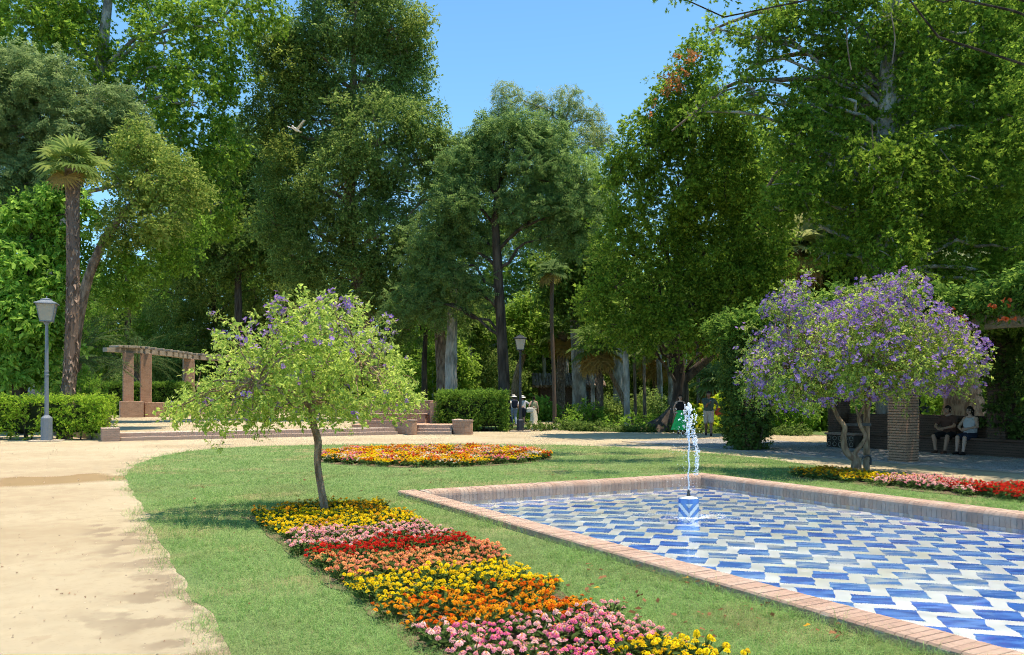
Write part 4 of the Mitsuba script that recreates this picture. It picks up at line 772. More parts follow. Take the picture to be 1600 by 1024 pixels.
for i, (x, y, Y, r, fam, lab) in enumerate([(1128, 652, 39, 34, 'shrub_yellow', 'yellow green shrub behind the walking man'), (1075, 646, 42, 26, 'shrub_yellow', 'yellow leaved shrub behind the head of the green skirted woman'), (1012, 652, 50, 34, 'laurel', 'green shrubs between the pole-like trunks'),
    (950, 650, 52, 28, 'laurel', 'leafy shrub at the foot of the hairy palm by the roofed hut'), (915, 654, 45, 26, 'shrub', 'small shrub at the base of the pale grey trunk'), (845, 640, 52, 26, 'broad', 'young sapling with big leaves beside the woman in white'), (1230, 630, 36, 40, 'shrub', 'bush behind the ivy pillar, left of its neighbour'), (1290, 632, 38, 40, 'wood_light', 'light bush seen under the right violet bush'),
    (640, 600, 52, 40, 'shrub', 'bush left of the slim dark trunk behind the brick bench'), (750, 590, 60, 60, 'laurel', 'dark bush between trunks behind the clipped dark hedge'), (138, 606, 40, 22, 'shrub', 'glossy bush behind the left hedge end'), (250, 585, 72, 60, 'laurel', 'dark bush behind the pergola columns'), (1165, 600, 34, 30, 'shrub', 'bush against the left side of the ivy pillar'), (120, 600, 36, 28, 'shrub', 'bush at the foot of the fan palm'), (700, 560, 52, 40, 'wood_light', 'pale sunlit bush between the thick trunks'),
    (1470, 600, 31, 40, 'shrub', 'bush behind the shaded bench wall'), (1560, 610, 32, 36, 'wood_light', 'light bush right of the gnarled trunk')]):
    c = at(x, y, Y); c[2] = max(c[2], r * Y / FPX * .6); bush('bush' if 'bush' in lab else 'sapling' if 'sapling' in lab else 'shrub', lab, [(c, np.array([r, r, r * .9]) * Y / FPX), (np.array([c[0] + .5, c[1] + .3, c[2] * .6]), np.array([r, r, r * .7]) * .8 * Y / FPX)], fam, 3.2, 420 + i)
# woodland closing the view: one far mass
def woodland():
    g = np.random.default_rng(500); P = []
    for _ in range(9000):
        x = g.uniform(-95, 75); y = 84 + g.normal(0, 4) + 0.0022 * x * x; top = 13 + 6 * meshkit.noise(np.array([[x * .12, 0, 1.]]), 5)[0] - (5 if -3 < x < 14 else 0); z = top * g.random() ** 1.5
        P.append([x, y + g.uniform(-3, 3), z])
    P = np.array(P); t = tag('woodland', 'dense far woodland closing the view behind the garden trees', 'woodland', None, 'stuff'); spread(t, P, np.tile([0, -1., .3], (len(P), 1)), ['wood', 'wood', 'wood_light'], g, (1.3, 2.4), .5)
woodland()
# ---------------------------------------------------------------- brick terrace, steps, pergolas, hut, lamps
def fr(o): return frame([o[0], o[1], 0.0], U)             # local x along U, local y along -V (away from the camera)
def brick_courses(w, d, z0, z1, seed, h=0.052, gap=0.012, M=None, ln=0.26):
    """a pier's or wall's bricks laid in courses round a recessed core: (bricks mesh, core mesh)"""
    g = np.random.default_rng(seed); bs = []; z = z0; r = 0
    while z < z1 - 0.01:
        for side in range(4):
            L = (w, d)[side % 2]; n = max(1, round(L / ln)); o = (r % 2) * 0.5
            edges = sorted(set([0.0, L] + [L * (i + o) / n for i in range(n + 1) if 0.04 < L * (i + o) / n < L - 0.04]))
            for a, b in zip(edges[:-1], edges[1:]):
                e = g.normal(0, 0.0025); t = 0.06
                m = {0: (a + .004, b - .004, -e, t), 1: (0, 0, 0, 0), 2: (a + .004, b - .004, d - t, d + e)}.get(side)
                if side in (0, 2): bs.append(box(m[0], m[1], m[2], m[3], z, min(z + h, z1)))
                elif side == 1: bs.append(box(w - t, w + e, a + .004 + (t if a == 0 else 0), b - .004 - (t if b == L else 0), z, min(z + h, z1)))
                else: bs.append(box(-e, t, a + .004 + (t if a == 0 else 0), b - .004 - (t if b == L else 0), z, min(z + h, z1)))
        z += h + gap; r += 1
    c = box(.02, w - .02, .02, d - .02, z0, z1 - .004); m = cat(*bs)
    if M is not None: m, c = placed(m, M), placed(c, M)
    return m, c
TERR = thing('brick_steps', 'long pair of low brick steps up to the sandy terrace behind the left violet bush', 'steps')
P0 = np.array([-13.74, 28.3]); MT = fr(P0); TL, TZ = 10.3, 0.27
g = np.random.default_rng(31)
for s in range(2):
    z1 = 0.135 * (s + 1); y = 0.36 * s
    part(TERR, 'step_core', placed(box(0, TL, y + .01, y + 1.2, -0.05, z1 - .004 - .002 * s), MT), 'mortar')
    bs = [box(i * .072 + .004, i * .072 + .066, y + g.normal(0, .003), y + .30, -0.03 if s == 0 else .12, z1 + g.normal(0, .002)) for i in range(int(TL / .072))]
    part(TERR, 'step_brick_row', placed(cat(*bs), MT), 'brick_b', kind='stuff')
terr = Polygon([P0 + a * U - b * V for a, b in ((-.55, .66), (TL + .2, .66), (TL + .5, 3.2), (TL + 5, 30), (12, 42), (-4, 42), (-2.5, 8))])
solo('terrace', slab(terr, -0.05, TZ - .012), 'sand', kind='structure')
def pier(name, label, o, w, d, h, seed, catg='brick pillar', cap=0):
    t = thing(name, label, catg); M = fr(o); m, c = brick_courses(w, d, -.02 if cap >= 0 else TZ - .05, h, seed, M=M); part(t, 'core', c, 'mortar'); part(t, 'brick', m, 'brick_a', kind='stuff')
    if cap > 0: part(t, 'cap', placed(bevel_box(-.03, w + .03, -.03, d + .03, h + .002, h + cap, .01), M), 'brick_b')
    return t
pier('brick_pier', 'low brick pier closing the left end of the long steps beside the clipped hedge', P0 - .60 * U + .12 * V, .58, .95, .47, 41)
pier('brick_pier', 'narrow taller brick pier behind the low one at the hedge end', P0 - .62 * U - 2.6 * V, .42, .42, 1.1, 42)
# curved right stair
CS = thing('curved_brick_steps', 'small brick stair between round pier and curved cheek wall by the dark hedge', 'steps')
for s in range(3):
    y = 33.15 + .38 * s; z1 = .127 * (s + 1); part(CS, 'step_core', box(-3.92, -2.50, y + .01, y + 1.4, -.05, z1 - .004 - .003 * s), 'mortar')
    bs = [box(-3.92 + i * .072 + .004, -3.92 + i * .072 + .066, y + g.normal(0, .003), y + .30, -.03 if s == 0 else .127 * s - .02, z1 + g.normal(0, .002)) for i in range(19)]
    part(CS, 'step_brick_row', cat(*bs), 'brick_b', kind='stuff')
part(CS, 'landing', slab(Polygon([(-6.8, 34.25), (-2.4, 34.25), (-2.2, 38), (-7, 38)]), -.05, .372), 'wall_brick')
def curved_wall(pts, th, z0, z1): return slab(LineString(curve(np.array(pts), 16)).buffer(th / 2, cap_style='round'), z0, z1)
part(CS, 'round_pier', slab(Point(-4.12, 33.1).buffer(.215), -.05, .58), 'wall_brick', smooth=30)
part(CS, 'pier_cap', slab(Point(-4.12, 33.1).buffer(.23), .582, .64), 'brick_b', smooth=30)
part(CS, 'cheek_wall', curved_wall([(-2.28, 34.4), (-2.32, 33.7), (-2.05, 33.25), (-1.78, 33.25)], .34, -.05, .56), 'wall_brick', smooth=30)
part(CS, 'cheek_cap', curved_wall([(-2.28, 34.4), (-2.32, 33.7), (-2.05, 33.25), (-1.78, 33.25)], .38, .562, .62), 'brick_b', smooth=30)
part(CS, 'side_wall', curved_wall([(-4.2, 33.4), (-4.6, 33.9), (-5.2, 34.3), (-6.2, 34.5)], .3, -.05, .56), 'wall_brick', smooth=30)
BW_ = thing('brick_bench', 'high backed brick bench at the top of the small curved stair', 'bench')
part(BW_, 'back_wall', bevel_box(-6.6, -3.72, 37.2, 37.7, .3, 1.36, .02), 'wall_brick'); part(BW_, 'coping', bevel_box(-6.64, -3.68, 37.16, 37.74, 1.362, 1.42, .012), 'brick_b')
part(BW_, 'seat', bevel_box(-6.5, -3.9, 36.7, 37.197, .76, .82, .012), 'brick_b'); part(BW_, 'seat_base', bevel_box(-6.45, -3.95, 36.75, 37.19, .3, .758, .01), 'wall_brick')
part(BW_, 'end_wall', bevel_box(-3.715, -3.30, 36.5, 37.7, .3, 1.34, .02), 'wall_brick')
# far pergola on the terrace
PG = thing('far_pergola', 'distant brick pergola with weathered stone beams on the terrace at the left', 'pergola')
def col(x, y, w, z0, z1): m = bevel_box(x - w / 2, x + w / 2, y - w / 2, y + w / 2, z0, z1, .02); return rotz(m, TH, (x, y, 0))
cols = [(-24.75, 52.0, .62), (-24.15, 53.2, .68), (-24.25, 60.5, .78), (-21.4, 66.0, .78), (-16.6, 68.6, .78)]
for x, y, w in cols: part(PG, 'column', col(x, y, w, .2, 4.42), 'wall_brick')
for x, y, w, h in ((-24.5, 51.9, 1.35, 1.30), (-23.7, 53.4, 1.2, 1.22), (-24.25, 60.5, 1.2, 1.2)): part(PG, 'pedestal', col(x, y, w, .2, h), 'wall_brick')
bl = curve(np.array([(-25.7, 50.9), (-24.9, 52.0), (-24.4, 53.0), (-24.1, 56.8), (-24.2, 60.5), (-23.0, 63.8), (-21.4, 66.0), (-19.2, 67.6), (-16.6, 68.6), (-13, 69)]), 40)
part(PG, 'beam', slab(LineString(bl).buffer(.26, cap_style='flat'), 4.422, 4.70), 'stone')
for i in range(2, len(bl) - 1):
    d = bl[i + 1] - bl[i - 1]; d /= np.linalg.norm(d); a = math.atan2(d[1], d[0]); m = bevel_box(-.13, .13, -.62, .62, 4.702, 4.86, .02); m = rotz(m, a); m.apply_translation([*bl[i], 0]); part(PG, 'joist', m, 'stone')
LW = thing('terrace_wall', 'low brick seat wall along the back of the far terrace', 'wall')
part(LW, 'wall', slab(LineString(curve(np.array([(-23.2, 54.2), (-22.6, 57), (-22.8, 60.4), (-21.6, 63.6), (-20, 65.5), (-17, 67.2), (-11, 68)]), 30)).buffer(.22), .2, 1.05), 'wall_brick', smooth=30)
part(LW, 'seat', slab(LineString(curve(np.array([(-22.7, 54.4), (-22.1, 57), (-22.3, 60.2), (-21.1, 63.2), (-19.6, 65), (-16.8, 66.7), (-11, 67.5)]), 30)).buffer(.24), .2, .46), 'brick_b', smooth=30)
# right pergola
Q0 = np.array([9.36, 19.3]); SP, WD = 5.1, 4.0
RP = thing('vine_pergola', 'shady brick pergola with stained stone beams behind the right violet bush', 'pergola')
def rp(o): A = np.eye(4); A[:2, 0] = U; A[:2, 1] = -V; A[:2, 3] = o; return A
for i, (a, b) in enumerate(((0, 0), (0, SP), (0, -SP), (WD, 0), (WD, SP), (WD, -SP))):
    if i < 5:
        m, c = brick_courses(.49, .49, .0, 3.03, 60 + i, h=.044, gap=.020, M=rp(Q0 + a * U - b * V - .265 * U + .265 * V)); kp = part(RP, 'pillar', c, 'soil'); part(kp, 'brick', m, 'shade_toned_brick' if a else 'pier_brick_mat', kind='stuff')  # back pillars get the brick with shade in its colour
    else: part(RP, 'pillar', placed(box(-.265, .265, -.265, .265, 0, 3.03), rp(Q0 + a * U - b * V)), 'wall_brick')
for a in (0, WD): part(RP, 'beam', placed(bevel_box(a - .16, a + .16, -9.5, SP + .6, 3.032, 3.32, .015), rp(Q0)), 'stone')
for k in range(-10, 7): part(RP, 'joist', placed(bevel_box(-.55, WD + .55, k * .93 - .06, k * .93 + .06, 3.322, 3.50, .01), rp(Q0)), 'stone')
SB = thing('shaded_bench', 'long brick bench with a back wall in the shade of the vine pergola', 'bench')
part(SB, 'back_wall', placed(bevel_box(WD + .05, WD + .45, -4.8, SP - .3, 0, 1.04, .015), rp(Q0)), 'shade_toned_brick'); part(SB, 'seat', placed(bevel_box(WD - .5, WD + .048, -4.5, SP - .32, .40, .46, .012), rp(Q0)), 'shade_toned_brick'); part(SB, 'seat_base', placed(bevel_box(WD - .44, WD + .045, -4.5, SP - .34, 0, .398, .01), rp(Q0)), 'shade_toned_brick')  # bench shade is painted into its brick colour
TB = thing('tiled_bench', 'small dark bench end with round patterned tiles left of the back pillar', 'bench'); part(TB, 'seat', placed(bevel_box(WD - .98, WD - .53, SP - 1.35, SP - .25, .40, .46, .01), rp(Q0)), 'brick_c'); part(TB, 'base', placed(box(WD - .93, WD - .55, SP - 1.3, SP - .3, 0, .398), rp(Q0)), 'bark_dark')
for i in range(5):
    for j in range(2):
        d = lathe([(.055, 0), (.055, .006), (.07, .006), (.07, 0)], 14); d.apply_transform(trimesh.transformations.rotation_matrix(-math.pi / 2, [0, 1, 0])); d.apply_translation([WD - .932, SP - 1.2 + i * .2, .12 + j * .18]); part(TB, 'ring_tile', placed(d, rp(Q0)), 'stone')
# vine over it, ivy on two pillars
g = np.random.default_rng(71)
VN = thing('pergola_vine', 'thick green trumpet vine heaped over the shady pergola', 'vine')
part(VN, 'stem', cat(*[limb([*(Q0 + (WD + .35) * U - b * V), 0], [*(Q0 + (WD - .3) * U - (b + .6) * V), 3.6], .07, .04, g, 0) for b in (0, SP)]), 'bark_brown')
n = 2000; a, b = g.uniform(-.9, WD + .9, n), g.uniform(-9, 6, n); z = 3.45 + (0.85 * meshkit.noise(np.c_[a * .6, b * .6, a * 0], 2) + .25) * g.random(n)
P = np.c_[Q0 + a[:, None] * U - b[:, None] * V, z]; n2 = 300; b2 = g.uniform(-9, 6, n2); P2 = np.c_[Q0 - (.35 + .25 * g.random(n2))[:, None] * U - b2[:, None] * V, 4.02 - .42 * g.random(n2) ** 1.3 - .04 * meshkit.noise(np.c_[b2 * .8, b2 * 0, b2 * 0], 5)]
P = np.vstack([P, P2]); spread(VN + '__foliage', P, np.tile([0, 0, 1.], (len(P), 1)), 'vine', g, (.8, 1.25)); tag(VN + '__foliage', kind='stuff')
def trumpet(g, s):
    m = lathe([(.006, 0), (.009, .03), (.016, .055), (.034, .07)], 7); v = np.array(m.vertices) * s; R = trimesh.transformations.euler_matrix(g.uniform(.8, 2.6), g.uniform(-.8, .8), g.uniform(0, 6.3))[:3, :3]; return trimesh.Trimesh(v @ R.T, m.faces, process=False)
plain('orange_petal', (.72, .13, .03), .6)
for i, (x, y, k) in enumerate([(1478, 489, 7), (1470, 493, 4), (1571, 500, 4), (1432, 490, 3), (1512, 497, 2), (1570, 467, 3), (1548, 478, 2)]):
    Y = 18.6 - .012 * (x - 1430); c = at(x, y, Y - .75); ms = []
    for _ in range(k): m = trumpet(g, 1.5); m.apply_translation(c + g.normal(0, .04, 3)); ms.append(m)
    part(VN, 'blossom', cat(*ms), 'orange_petal')
def ivy_pillar(label, o, z1, n, seed):
    g = np.random.default_rng(seed); t = thing('ivy', label, 'ivy'); P, D = [], []
    for _ in range(n):
        s = g.integers(4); q = g.uniform(-.42, .42); zz = z1 * g.random(); rr = .36 + .16 * meshkit.noise(np.array([[zz * 1.3, s * 3., seed]]), 3)[0] + (.16 if zz > .6 else -.02)
        d = [(rr, q), (-rr, q), (q, rr), (q, -rr)][s]; P.append([*(o + d[0] * U - d[1] * V), .12 + zz]); w = np.array([*(d[0] * U - d[1] * V), 0]); D.append(w / np.linalg.norm(w))
    part(t, 'stem', cat(*[limb([*(o + g.uniform(-.32, .32) * U + .34 * V), 0], [*(o + g.uniform(-.3, .3) * U + .33 * V), z1 * .8], .03, .015, g, 0) for _ in range(4)]), 'bark_brown', kind='stuff'); spread(t + '__foliage', np.array(P), np.array(D), 'ivy', g, (.8, 1.3), .3); tag(t + '__foliage', kind='stuff')
ivy_pillar('dense dark ivy wrapping the pergola pillar left of the right violet bush', Q0 - SP * V, 3.6, 620, 81)
ivy_pillar('dark ivy wrapping the shaded back pillar at the right edge', Q0 + WD * U + np.array([.42, -.1]), 3.3, 560, 82)
# small tiled-roof hut far behind
HT = thing('garden_hut', 'small ochre hut with curved tile roof half hidden among the trunks', 'hut')
hx0, hx1, hy0, hy1 = 2.1, 6.5, 61, 65
part(HT, 'wall', bevel_box(hx0, hx1, hy0, hy1, -.02, 2.35, .02), 'shade_toned_brick')  # shade among the trunks put into the wall colour
rb = []
for i in range(22):
    x = hx0 - .45 + i * (hx1 - hx0 + .9) / 21; rb.append(tube([[x, hy0 - .55, 2.36], [x, hy0 + 2, 3.35]], .12, 7))
part(HT, 'roof__tile_row', cat(*rb), 'bark_brown', kind='stuff'); part(HT, 'roof', man2tri(Manifold.hull_points(np.array([[hx0 - .5, hy0 - .5, 2.352], [hx1 + .5, hy0 - .5, 2.352], [hx0 - .5, hy1 + .5, 2.352], [hx1 + .5, hy1 + .5, 2.352], [hx0 + 1, hy0 + 2, 3.3], [hx1 - 1, hy0 + 2, 3.3]]))), 'bark_brown')
part(HT, 'door', bevel_box(5.0, 5.8, hy0 - .05, hy0 - .003, 0, 2.0, .01), 'dark_metal')
# lamps
def lamp(label, x, y, H_, plinth_h, plinth_w, mat_, r0, r1, lw, seed, slab_=True):
    t = thing('street_lamp', label, 'lamp'); M = trimesh.transformations.rotation_matrix(math.atan2(-x, y) * .75, [0, 0, 1]); M[:2, 3] = (x, y)
    if slab_: part(t, 'footing', placed(bevel_box(-plinth_w * 1.5, plinth_w * 1.5, -plinth_w * 1.2, plinth_w * 1.2, -.05, .05, .02), M), 'stone')
    w = plinth_w / 2 / math.cos(math.pi / 8); p = lathe([(0, .045), (w, .045), (w, plinth_h * .86), (w * .97, plinth_h * .9), (r0 * 1.1, plinth_h), (0, plinth_h)], 8); part(t, 'plinth', placed(rotz(p, math.pi / 8), M), mat_)
    lz = H_ - lw * 1.32
    part(t, 'post', placed(lathe([(r0, plinth_h - .01), (r0 * .9, plinth_h + (lz - plinth_h) * .4), (r1, lz - .12), (r1 * 1.9, lz - .05), (r1 * 1.9, lz - .02), (r1, lz)], 14), M), mat_, smooth=35)
    for f_ in (.55, .58): part(t, 'ring', placed(lathe([(r1 * 1.2, lz * f_), (r1 * 1.65, lz * f_ + .012), (r1 * 1.65, lz * f_ + .03), (r1 * 1.2, lz * f_ + .042)], 14), M), mat_, smooth=35)
    hb, htp = lw * .27, lw * .42; z0, z1 = lz + .03, lz + lw * .88
    kl = part(t, 'lantern', placed(bevel_box(-hb * 1.1, hb * 1.1, -hb * 1.1, hb * 1.1, lz - .002, z0, .008), M), mat_)
    c = [(-1, -1), (1, -1), (1, 1), (-1, 1)]
    for i in range(4):
        a, b = np.array(c[i]), np.array(c[(i + 1) % 4]); v = np.array([[*(a * hb * .96), z0], [*(b * hb * .96), z0], [*(b * htp * .96), z1], [*(a * htp * .96), z1]]); n_ = np.array([*(a + b) / 2, 0]); v2 = v - n_ * .006
        part(kl, 'pane', placed(man2tri(Manifold.hull_points(np.vstack([v, v2]))), M), 'lamp_glass')
        part(kl, 'bar', placed(tube([[*(a * hb), z0], [*(a * htp), z1]], .014, 5), M), mat_); part(kl, 'rail', placed(tube([[*(a * htp), z1 - .002], [*(b * htp), z1 - .002]], .016, 5), M), mat_)
    rf = lathe([(lw * .72, z1), (lw * .71, z1 + .03), (lw * .36, z1 + lw * .17), (lw * .34, z1 + lw * .19), (lw * .34, z1 + lw * .24), (lw * .10, z1 + lw * .30), (.02, z1 + lw * .32), (.025, z1 + lw * .38), (0, z1 + lw * .42)], 4); part(kl, 'roof', placed(rotz(rf, math.pi / 4), M), mat_)
c = gp(73, 690); lamp('tall grey street lamp standing in front of the bright clipped hedge', c[0], c[1], 5.12, .92, .35, 'lamp_grey', .072, .05, .70, 1)
c = gp(813, 675); lamp('dark street lamp on a square plinth beside the tourists in the middle', c[0], c[1], 4.42, .58, .32, 'lamp_dark', .07, .045, .58, 2)
c = at(676, 621, 60); lamp('distant street lamp left of the two thick trunks', c[0], 60, 4.4, .58, .32, 'lamp_grey', .07, .045, .58, 3)
c = at(926, 621, 58); lamp('distant street lamp half hidden by the roofed hut', c[0], 58, 4.0, .58, .32, 'lamp_dark', .07, .045, .58, 4)

# ---------------------------------------------------------------- violet bushes trained as small trees
def blossom_mesh(s, seed, n=4):
    g = np.random.default_rng(seed); vs, fs, cs, k = [], [], [], 0
    for _ in range(n):
        o = g.normal(0, 1.0, 3) * s * (1.3 if n > 1 else 0); R = trimesh.transformations.euler_matrix(g.uniform(-.9, .9), g.uniform(-.9, .9), g.uniform(0, 6.3))[:3, :3]
        a = np.arange(10) * math.pi / 5; r = np.where(np.arange(10) % 2, .62, 1.0) * s; v = np.vstack([[0, 0, -.25 * s], np.c_[r * np.cos(a), r * np.sin(a), 0 * a + g.normal(0, .05 * s, 10)]])
        vs.append(v @ R.T + o); fs.append(np.array([[0, i, i % 10 + 1] for i in range(1, 11)]) + k); k += 11
        c = np.array([.26, .09, .72]) * g.uniform(.75, 1.25) if g.random() < .65 else np.array([.40, .25, .84]) * g.uniform(.8, 1.2); cc = np.tile(c, (11, 1)); cc[0] = (.5, .42, .1); cs.append(cc)
    return trimesh.Trimesh(np.vstack(vs), np.vstack(fs), process=False), np.vstack(cs)
for i in range(3):
    m, c = blossom_mesh(.030, 900 + i, 5); group_of(f'violet_blossom_{i}', m, 'petal', c)
FAM['violet'] = [f'violet_blossom_{i}' for i in range(3)]
FAM['night_light'] = family('night_light', 4, 'oval', 46, .17, .054, [(.18, .25, .075), (.135, .20, .055), (.23, .29, .10), (.10, .155, .045)], droop=.3)
FAM['night_dark'] = family('night_dark', 4, 'oval', 44, .17, .054, [(.11, .175, .05), (.08, .135, .04), (.15, .22, .065), (.21, .27, .09)], droop=.2)
def violet_bush(name, label, base, Y, L, R, fam, dens, nflower, top_bias, seed, stems, sprigs, cx, rx_px, barkm):
    g = np.random.default_rng(seed); t = thing(name, label, 'shrub'); k = Y / FPX; lobes = []
    for x, y, r in L:
        w = R * math.sqrt(max(.05, 1 - ((x - cx) / rx_px) ** 2)); 
        for dy in (-.62, 0, .62): lobes.append((at(x, y + 6 * abs(dy) / .62 * 0, Y) * 0 + np.array([(x - 800) * k, Y + dy * w + g.normal(0, .05), EYE - (y - HZN) * k]), np.array([r * k, r * k * 1.1, r * k])))
    for s, r in stems:
        q = curve(s, 18); part(t, 'trunk' if r[0] > .035 else 'stem', tube(q, np.interp(np.linspace(0, 1, len(q)), np.linspace(0, 1, len(r)), r), 10), barkm, smooth=60)
    B = []; tops = [np.array(s[-1]) for s, r in stems]
    for c, r in lobes:
        a = min(tops, key=lambda q: np.linalg.norm(q - c)); B.append(limb(a, c, .014, .006, g, .06, 6))
        for _ in range(2): d = g.normal(size=3); d /= np.linalg.norm(d); B.append(limb(c, c + d * r * .9, .006, .002, g, .03, 4))
    part(t, 'branch', cat(*B), barkm, kind='stuff')
    P, D = lobe_points(lobes, dens, g, .55); spread(t + '__crown', P, D, fam, g, (.75, 1.3), .5); tag(t + '__crown', kind='stuff')
    # sprigs standing out of the outline
    SP_, SD, SB_ = [], [], []
    for p0, p1 in sprigs:
        a, b = np.array(p0), np.array(p1); m = (a + b) / 2 + [0, 0, .06]; q = curve([a, m, b], 8); SB_.append(tube(q, np.linspace(.006, .002, len(q)), 5))
        for u in np.linspace(.25, 1, max(3, int(np.linalg.norm(b - a) / .10))): SP_.append(a + (b - a) * u + [0, 0, .06 * math.sin(math.pi * u)] + g.normal(0, .02, 3)); SD.append(b - a)
    if SP_: part(t, 'sprig', cat(*SB_), barkm, kind='stuff'); spread(t + '__sprig_leaf', np.array(SP_), np.array(SD) / np.linalg.norm(SD, axis=1, keepdims=True), fam, g, (.35, .65), .4); tag(t + '__sprig_leaf', kind='stuff')
    # blossoms on the outside
    P, D = [], []
    W = np.array([max(.03, top_bias(c)) * r[0] ** 2 for c, r in lobes]); W /= W.sum()
    for i in g.choice(len(lobes), nflower * 5, p=W):
        c, r = lobes[i]; d = g.normal(size=3); d[2] += .35; d /= np.linalg.norm(d); p = c + d * r * g.uniform(.92, 1.18)
        if any(np.all(np.abs((p - c2) / r2) < 2) and (((p - c2) / r2) ** 2).sum() < .55 for c2, r2 in lobes) and g.random() < .8: continue
        P.append(p); D.append(d)
        if len(P) >= nflower: break
    up_ = [np.array(b) for a, b in sprigs if b[2] > a[2] - .05]; P += up_; D += [np.array([0, -.3, 1.])] * len(up_)
    P, D = np.array(P), np.array(D); D = D + np.array([0, -.45, .25]); D /= np.linalg.norm(D, axis=1, keepdims=True); spread(t + '__blossom', P, D, 'violet', g, (.7, 1.35), .2); tag(t + '__blossom', kind='stuff'); return t
Y = 10.55
def lb(x, y, dy=0): return at(x, y, Y + dy)
LL = [(500, 512, 38), (455, 530, 40), (548, 532, 38), (410, 555, 40), (590, 560, 32), (480, 560, 46), (530, 570, 44), (372, 582, 36), (430, 590, 42), (575, 595, 38), (615, 597, 26), (335, 606, 30), (390, 618, 34), (470, 612, 38), (525, 622, 30), (575, 630, 26), (615, 628, 20), (308, 632, 20), (345, 640, 24), (430, 640, 24), (380, 650, 18), (540, 490, 22), (480, 490, 22), (290, 640, 10), (640, 622, 9), (500, 638, 22), (460, 640, 20), (545, 640, 20), (400, 645, 18)]
tr = [[*gp(509, 806), 0.0], lb(503, 770), lb(496, 725), lb(497, 690), lb(489, 660), lb(486, 630)]
violet_bush('violet_bush', 'umbrella shaped light green bush on a slim leaning trunk in the long flower bed', None, Y, LL, 1.35, 'night_light', 6.8, 150, lambda c: .25 + 1.5 * max(0, c[2] - 1.75), 601,
    [(tr, [.055, .047, .045, .05, .045, .04]), ([lb(487, 640), lb(470, 610), lb(430, 575)], [.03, .02, .012]), ([lb(487, 640), lb(520, 600), lb(560, 560)], [.03, .02, .012]), ([lb(488, 645), lb(490, 590, .3), lb(500, 530, .2)], [.03, .02, .01]), ([lb(487, 640), lb(450, 610, -.5), lb(400, 600, -.9)], [.024, .016, .01]), ([lb(487, 640), lb(520, 610, .6), lb(520, 580, 1.0)], [.024, .016, .01])],
    [(lb(410, 545), lb(330, 492)), (lb(400, 560), lb(328, 520)), (lb(380, 560), lb(335, 535)), (lb(330, 600), lb(285, 615)), (lb(320, 625), lb(262, 640)), (lb(345, 650, -.3), lb(330, 690, -.4)), (lb(370, 655, -.3), lb(342, 698, -.4)), (lb(420, 650), lb(402, 692)), (lb(435, 650), lb(418, 676)), (lb(580, 540), lb(600, 492)), (lb(600, 560), lb(618, 520)), (lb(620, 590), lb(655, 600)), (lb(615, 625), lb(652, 650)), (lb(640, 620), lb(655, 632)), (lb(520, 500), lb(512, 466)), (lb(545, 500), lb(556, 470)), (lb(590, 570), lb(612, 500)), (lb(305, 640), lb(268, 632)), (lb(360, 640), lb(300, 668)), (lb(560, 640, -.4), lb(548, 668, -.5))], 470, 200, 'bark_tan')
Y = 16.0
RL = [(1345, 520, 42), (1300, 530, 40), (1395, 525, 42), (1255, 550, 40), (1440, 545, 42), (1470, 558, 36), (1490, 568, 24), (1215, 570, 34), (1330, 570, 48), (1390, 575, 46), (1280, 585, 44), (1440, 580, 36), (1230, 610, 36), (1480, 588, 24), (1190, 585, 26), (1190, 610, 20), (1310, 600, 30), (1370, 598, 28), (1420, 594, 24), (1270, 604, 26), (1220, 612, 20), (1250, 505, 26), (1225, 480, 18), (1240, 455, 13), (1360, 480, 24), (1390, 465, 22), (1330, 490, 24), (1420, 500, 22), (1380, 445, 13), (1350, 450, 10), (1180, 560, 14), (1200, 530, 14), (1300, 495, 22), (1460, 520, 12), (1455, 570, 40)]
violet_bush('violet_bush', 'wide bush covered in violet flowers on twisting stems beyond the pool', None, Y, RL, 1.5, ['night_dark', 'night_dark', 'night_light'], 7.5, 2700, lambda c: 1.0 + .8 * max(0, c[2] - 1.6), 602,
    [([[*gp(1338, 744), 0.0], lb(1338, 722), lb(1340, 714)], [.10, .095, .085]), ([lb(1342, 722), lb(1322, 706), lb(1318, 682), lb(1320, 668), lb(1308, 650), lb(1298, 625), lb(1290, 600)], [.075, .062, .055, .05, .04, .035, .025]), ([lb(1340, 718), lb(1336, 708), lb(1352, 685), lb(1344, 665), lb(1342, 650), lb(1354, 628), lb(1362, 600)], [.05, .045, .036, .036, .03, .026, .02]), ([lb(1345, 660), lb(1338, 640), lb(1330, 610)], [.028, .022, .015]), ([lb(1300, 630), lb(1270, 600), lb(1235, 575, -.3)], [.022, .018, .01]), ([lb(1360, 610), lb(1400, 585), lb(1450, 565, .3)], [.022, .018, .01])],
    [(lb(1350, 490), lb(1345, 438)), (lb(1385, 480), lb(1352, 432)), (lb(1395, 480), lb(1375, 436)), (lb(1400, 480), lb(1402, 440)), (lb(1240, 490), lb(1222, 440)), (lb(1245, 480), lb(1262, 430)), (lb(1250, 520), lb(1195, 470)), (lb(1230, 540), lb(1160, 508)), (lb(1215, 570), lb(1150, 545)), (lb(1200, 590), lb(1150, 585)), (lb(1190, 600), lb(1165, 620)), (lb(1215, 630), lb(1190, 655)), (lb(1470, 545), lb(1500, 520)), (lb(1490, 570), lb(1522, 555)), (lb(1490, 580), lb(1530, 575)), (lb(1480, 600), lb(1520, 630)), (lb(1400, 490), lb(1428, 462)), (lb(1410, 510), lb(1450, 462)), (lb(1300, 500), lb(1290, 470)), (lb(1420, 620), lb(1415, 652))], 1345, 205, 'bark_tan')
ST = thing('support_stake', 'round wooden stake tied to the right violet bush', 'stake'); sb = gp(1354, 741)
part(ST, 'post', tube([[*sb, -.1], [*sb, 1.0], [sb[0] + .02, sb[1], 1.75]], .062, 14), 'bark_tan', smooth=50)
